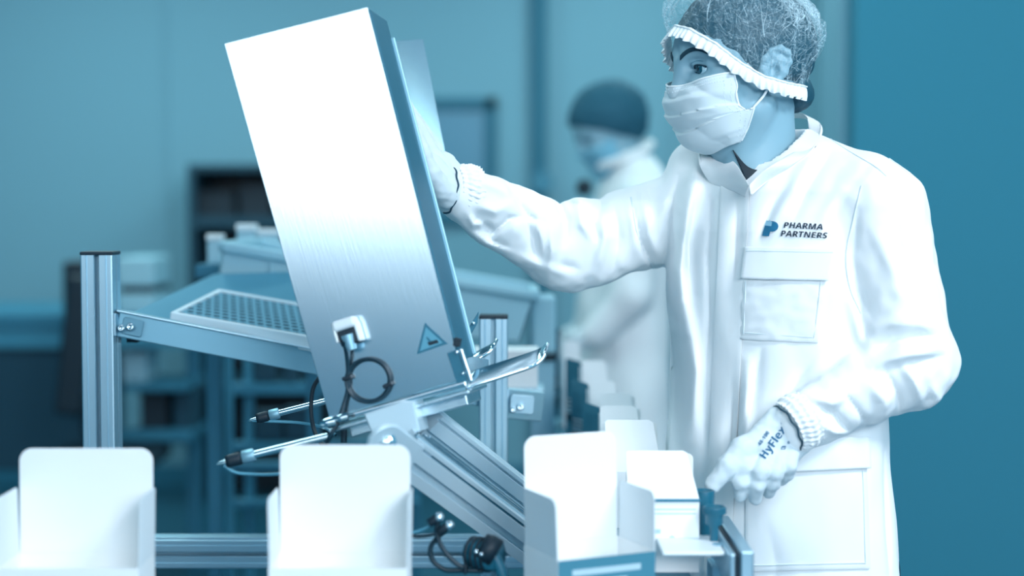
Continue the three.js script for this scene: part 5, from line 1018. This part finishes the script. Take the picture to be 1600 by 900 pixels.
  for (let r = 0; r <= MV; r++) { const v = r / MV, [mf, my] = ip(mid, v), [ef, ey, el] = ip(nearE, v), a = [], b = [];
    for (let k = 0; k <= MU; k++) { const u = k / MU * 2 - 1, au = Math.abs(u), s = Math.sign(u) || 1; // quarter superellipse from the middle to the edge
      const th = au * Math.PI / 2, ex = 0.72, cf = Math.cos(th) ** ex, sl = Math.sin(th) ** 0.9;
      const pleat = (1 - au * 0.45) * (0.0050 * (1 - ((v * 4.2 + 0.25 * au) % 1)) * sstep(0.18, 0.3, v) * sstep(0.98, 0.8, v));
      let f0 = lerp(ef, mf, cf) + pleat, y0 = lerp(my, ey, au ** 1.35), l0 = s * (el * sl + pleat * au);
      f0 += 0.0012 * noise3(u * 3, v * 4, 5);
      for (let i = 0; i < 5; i++) { const e = 0.002, d = HD(f0, y0, l0), need = 0.0045 + Math.max(0, pleat) * 0.8; if (d >= need) break; const gx = HD(f0 + e, y0, l0) - d, gy = HD(f0, y0 + e, l0) - d, gz = HD(f0, y0, l0 + e) - d, g = Math.hypot(gx, gy, gz) || 1, m = (need - d) * 0.9 / g; f0 += gx * m; y0 += gy * m * 0.4; l0 += gz * m; }
      const q = hw(f0, y0, l0); a.push(q); b.push(hw(f0 + 1 - au * 0.7, y0, l0 + s * au).sub(q).normalize()); }
    mr.push(a); mn.push(b); }
  const mask = wpart('face_mask', gridSheet(mr, mn, 0.0016, 0), M.mask, head, 'white pleated face mask');
  { // welded edge strips
    const strip = (fn, r, n) => { const pts = []; for (let k = 0; k <= n; k++) pts.push(fn(k / n)); return hose(pts, r, n * 3, 6); };
    const pk = (u, v) => { const r = Math.round(v * MV), k = clamp(Math.round((u + 1) / 2 * MU), 0, MU); return mr[r][k].clone().addScaledVector(mn[r][k], 0.0018); };
    wpart('edge_strip', merge([strip((t) => pk(t * 2 - 1, 0.02), 0.0012, 50), strip((t) => pk(0.985, t * 0.98), 0.0014, 40), strip((t) => pk(-0.985, t * 0.98), 0.0014, 40)]), M.netBand, mask);
    for (const v of [0.07, 0.12]) { const dots = []; for (let k = 2; k < 58; k++) dots.push(ball(pk(k / 30 - 1, v), 0.0007, 6)); const d = wpart('stitch_dots', merge(dots), M.stitch, mask); d.userData.kind = 'stuff'; }
    { const dots = []; for (const u of [0.90, 0.95]) for (let k = 1; k < 30; k++) dots.push(ball(pk(u, 0.1 + 0.85 * k / 30), 0.0007, 6)); const d = wpart('stitch_dots', merge(dots), M.stitch, mask); d.userData.kind = 'stuff'; }
    for (const s of [1, -1]) { wpart('ear_loop', hh([[0.044, -0.012, 0.064 * s], [0.030, 0.000, 0.0725 * s], [0.026, 0.004, 0.0765 * s]], 0.0021), M.netBand, mask); wpart('ear_loop', hh([[0.013, -0.059, 0.069 * s], [0.000, -0.040, 0.076 * s], [-0.006, -0.022, 0.081 * s]], 0.0021), M.netBand, mask);
      wpart('ear_loop', hh([[0.043, -0.014, 0.066 * s], [0.040, -0.036, 0.067 * s], [0.035, -0.056, 0.0675 * s], [0.024, -0.066, 0.0685 * s], [0.013, -0.061, 0.069 * s]], 0.0017), M.netBand, mask); }
  }
}
// dark undershirt at the neckline
{ const f = (x, y, z) => { const q = hloc(x, y, z); return HD(q[0], q[1], q[2]); }; wpart('undershirt_collar', patch(f, [[1146, 234], [1168, 263], [1196, 268], [1172, 300]], 10, 10, 0.0025, 0.0006), M.black, WK); }
wpart('undershirt', field((() => { const a = bone(P(1196, 305, 2.42), P(1194, 285, 2.42), 0.056, 0.05); const b = bone(P(1172, 296, 2.335), P(1166, 262, 2.355), 0.016, 0.014); return (x, y, z) => a(x, y, z); })(), P(1110, 380, 2.5).setZ(-2.52), P(1290, 190, 2.3).setZ(-2.27), 0.004), M.black, WK);
{ // legs and shoes below the coat
  const hipY = 0.75, L = [], S = [];
  for (const s of [-1, 1]) { const x = TORSO[8][1] + 0.02, z = TORSO[8][2], o = WL.clone().multiplyScalar(0.09 * s), h = V(x + o.x, hipY, z + o.z), k = V(h.x, 0.46, h.z), a = V(h.x, 0.09, h.z - 0.01); L.push(bone(h, k, 0.082, 0.062), bone(k, a, 0.062, 0.045)); S.push(bone(V(a.x, 0.045, a.z), V(a.x + WF.x * 0.15, 0.038, a.z + WF.z * 0.15), 0.042, 0.036)); }
  const all = (list, k) => (x, y, z) => list.reduce((d, b) => Math.min(d, b(x, y, z)), 1); const c = V(TORSO[8][1], 0, TORSO[8][2]);
  wpart('trousers', field(all(L), V(c.x - 0.3, 0.03, c.z - 0.3), V(c.x + 0.3, 0.86, c.z + 0.3), 0.009), M.tealDark, WK);
  wpart('shoes', field((x, y, z) => Math.max(all(S)(x, y, z), 0.004 - y), V(c.x - 0.4, -0.01, c.z - 0.3), V(c.x + 0.3, 0.12, c.z + 0.4), 0.006), M.black, WK);
}

// ------------------------------------------------------------------ the worker in the background
{
  const d = 4.8, C = P(965, 325, d), t = thing('person', 'out-of-focus person in a white coat and dark hairnet, looking down in the background', 'person', V(C.x + 0.05, 0, C.z));
  const p = (x, y, dd = 0) => P(x, y, d + dd), yaw = 1.25, F = V(-Math.sin(yaw), 0, Math.cos(yaw)), L = V(Math.cos(yaw), 0, Math.sin(yaw));
  const hc = p(948, 206), S = 1.08, pit = 0.42, U0 = V(0, 1, 0), HFp = F.clone().multiplyScalar(Math.cos(pit)).addScaledVector(U0, -Math.sin(pit)), HUp = U0.clone().multiplyScalar(Math.cos(pit)).addScaledVector(F, Math.sin(pit));
  const loc = (x, y, z) => { const q = V(x - hc.x, y - hc.y, z - hc.z); return [q.dot(HFp) / S, q.dot(HUp) / S, q.dot(L) / S]; };
  const head = wpart('head', field((x, y, z) => { const q = loc(x, y, z); return HD(...q); }, hc.clone().add(V(-0.2, -0.24, -0.2)), hc.clone().add(V(0.2, 0.2, 0.2)), 0.005), M.skin, t);
  const inv = (f, y, l) => hc.clone().addScaledVector(HFp, f * S).addScaledVector(HUp, y * S).addScaledVector(L, l * S);
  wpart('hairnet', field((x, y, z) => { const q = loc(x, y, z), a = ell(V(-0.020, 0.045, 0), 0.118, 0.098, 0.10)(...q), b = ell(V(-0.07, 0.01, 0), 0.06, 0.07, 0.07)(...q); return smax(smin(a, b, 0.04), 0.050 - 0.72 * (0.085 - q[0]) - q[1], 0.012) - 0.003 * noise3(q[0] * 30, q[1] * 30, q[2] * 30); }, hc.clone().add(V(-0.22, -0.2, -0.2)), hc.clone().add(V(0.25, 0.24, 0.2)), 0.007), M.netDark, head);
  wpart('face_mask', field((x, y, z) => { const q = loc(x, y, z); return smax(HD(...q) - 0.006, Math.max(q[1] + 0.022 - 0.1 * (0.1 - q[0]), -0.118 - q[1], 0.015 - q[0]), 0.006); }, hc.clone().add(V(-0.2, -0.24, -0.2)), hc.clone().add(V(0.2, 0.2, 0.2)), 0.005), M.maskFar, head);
  const T = [[236, 985, 0.06, 0.055], [262, 992, 0.11, 0.08], [300, 992, 0.165, 0.11], [380, 980, 0.19, 0.13], [480, 972, 0.185, 0.135], [640, 968, 0.20, 0.15], [820, 968, 0.22, 0.165]].map(([r, cx, a, b]) => { const q = p(cx, r); return [q.y, q.x, q.z, a, b]; });
  const tf = (x, y, z) => { let r = T[T.length - 1]; if (y >= T[0][0]) r = T[0]; else for (let i = 1; i < T.length; i++) if (y >= T[i][0]) { const u = (y - T[i][0]) / (T[i - 1][0] - T[i][0]); r = T[i].map((v, k) => lerp(v, T[i - 1][k], u)); break; }
    const X = x - r[1], Z = z - r[2], l = X * L.x + Z * L.z, f = X * F.x + Z * F.z, k0 = Math.hypot(l / r[3], f / r[4]), k1 = Math.hypot(l / r[3] ** 2, f / r[4] ** 2); return Math.max(k1 < 1e-6 ? -r[4] : k0 * (k0 - 1) / k1, y - T[0][0], T[T.length - 1][0] - y); };
  const B = [[p(1000, 320, -0.18), p(985, 460, -0.2), 0.07, 0.06], [p(985, 460, -0.2), p(930, 520, -0.18), 0.06, 0.045], [p(985, 320, 0.18), p(965, 450, 0.2), 0.07, 0.06], [p(965, 450, 0.2), p(915, 515, 0.1), 0.06, 0.045]].map((q) => bone(...q));
  const cf = (x, y, z) => { let q = tf(x, y, z); for (const b of B) q = smin(q, b(x, y, z), 0.03); return q - 0.005 * noise3(x * 9, y * 5, z * 9); };
  wpart('lab_coat', field(cf, V(C.x - 0.34, 0.22, C.z - 0.5), V(C.x + 0.42, 1.52, C.z + 0.5), 0.011), M.coat, t, 'white lab coat');
  const cu = []; for (let k = 0; k <= 40; k++) { const a = k / 40 * Math.PI * 2; const o = p(972, 256); cu.push(o.addScaledVector(F, Math.cos(a) * 0.085 - 0.005).addScaledVector(L, Math.sin(a) * 0.085).add(V(0, 0.028 - 0.06 * Math.cos(a) * 0.6, 0))); } wpart('collar', hose(cu, 0.014, 80, 8), M.coat, t);
  wpart('undershirt', ball(p(913, 293, -0.13), 0.026, 16), M.black, t);
  for (const [a, b] of [[p(930, 520, -0.18), p(900, 535, -0.17)], [p(915, 515, 0.1), p(888, 530, 0.08)]]) { const f = [bone(a, b, 0.034, 0.036)]; const ax = b.clone().sub(a).normalize(), e = b.clone().addScaledVector(ax, 0.03); for (const o of [-0.026, -0.009, 0.009, 0.026]) f.push(bone(b.clone().add(V(0, 0, o)), e.clone().addScaledVector(ax, 0.05).add(V(0, -0.02, o * 1.1)), 0.0105, 0.0085)); f.push(bone(a.clone().lerp(b, 0.6), b.clone().add(V(0, 0.03, 0.03)).addScaledVector(ax, 0.015), 0.0125, 0.0095));
    wpart('glove', field((x, y, z) => f.reduce((q, g) => smin(q, g(x, y, z), 0.006), 1), b.clone().add(V(-0.14, -0.1, -0.1)), b.clone().add(V(0.14, 0.1, 0.1)), 0.005), M.glove, t); }
  const hip = T[6], Lg = [], Sh = []; for (const s of [-1, 1]) { const h = V(hip[1] + L.x * 0.09 * s, 0.42, hip[2] + L.z * 0.09 * s), a = V(h.x, 0.08, h.z); Lg.push(bone(h, a, 0.07, 0.045)); Sh.push(bone(V(a.x, 0.04, a.z), V(a.x + F.x * 0.15, 0.036, a.z + F.z * 0.15), 0.04, 0.034)); }
  const c = V(hip[1], 0, hip[2]), mn = (l) => (x, y, z) => Math.min(l[0](x, y, z), l[1](x, y, z));
  wpart('trousers', field(mn(Lg), V(c.x - 0.25, 0.03, c.z - 0.25), V(c.x + 0.25, 0.52, c.z + 0.25), 0.012), M.tealDark, t);
  wpart('shoes', field((x, y, z) => Math.max(mn(Sh)(x, y, z), 0.004 - y), V(c.x - 0.35, -0.01, c.z - 0.25), V(c.x + 0.25, 0.1, c.z + 0.3), 0.008), M.black, t);
}

// ------------------------------------------------------------------ hand over
scene.traverse((o) => { if (o.isMesh) { o.castShadow = true; o.receiveShadow = true; } });
renderer.render(scene, camera);
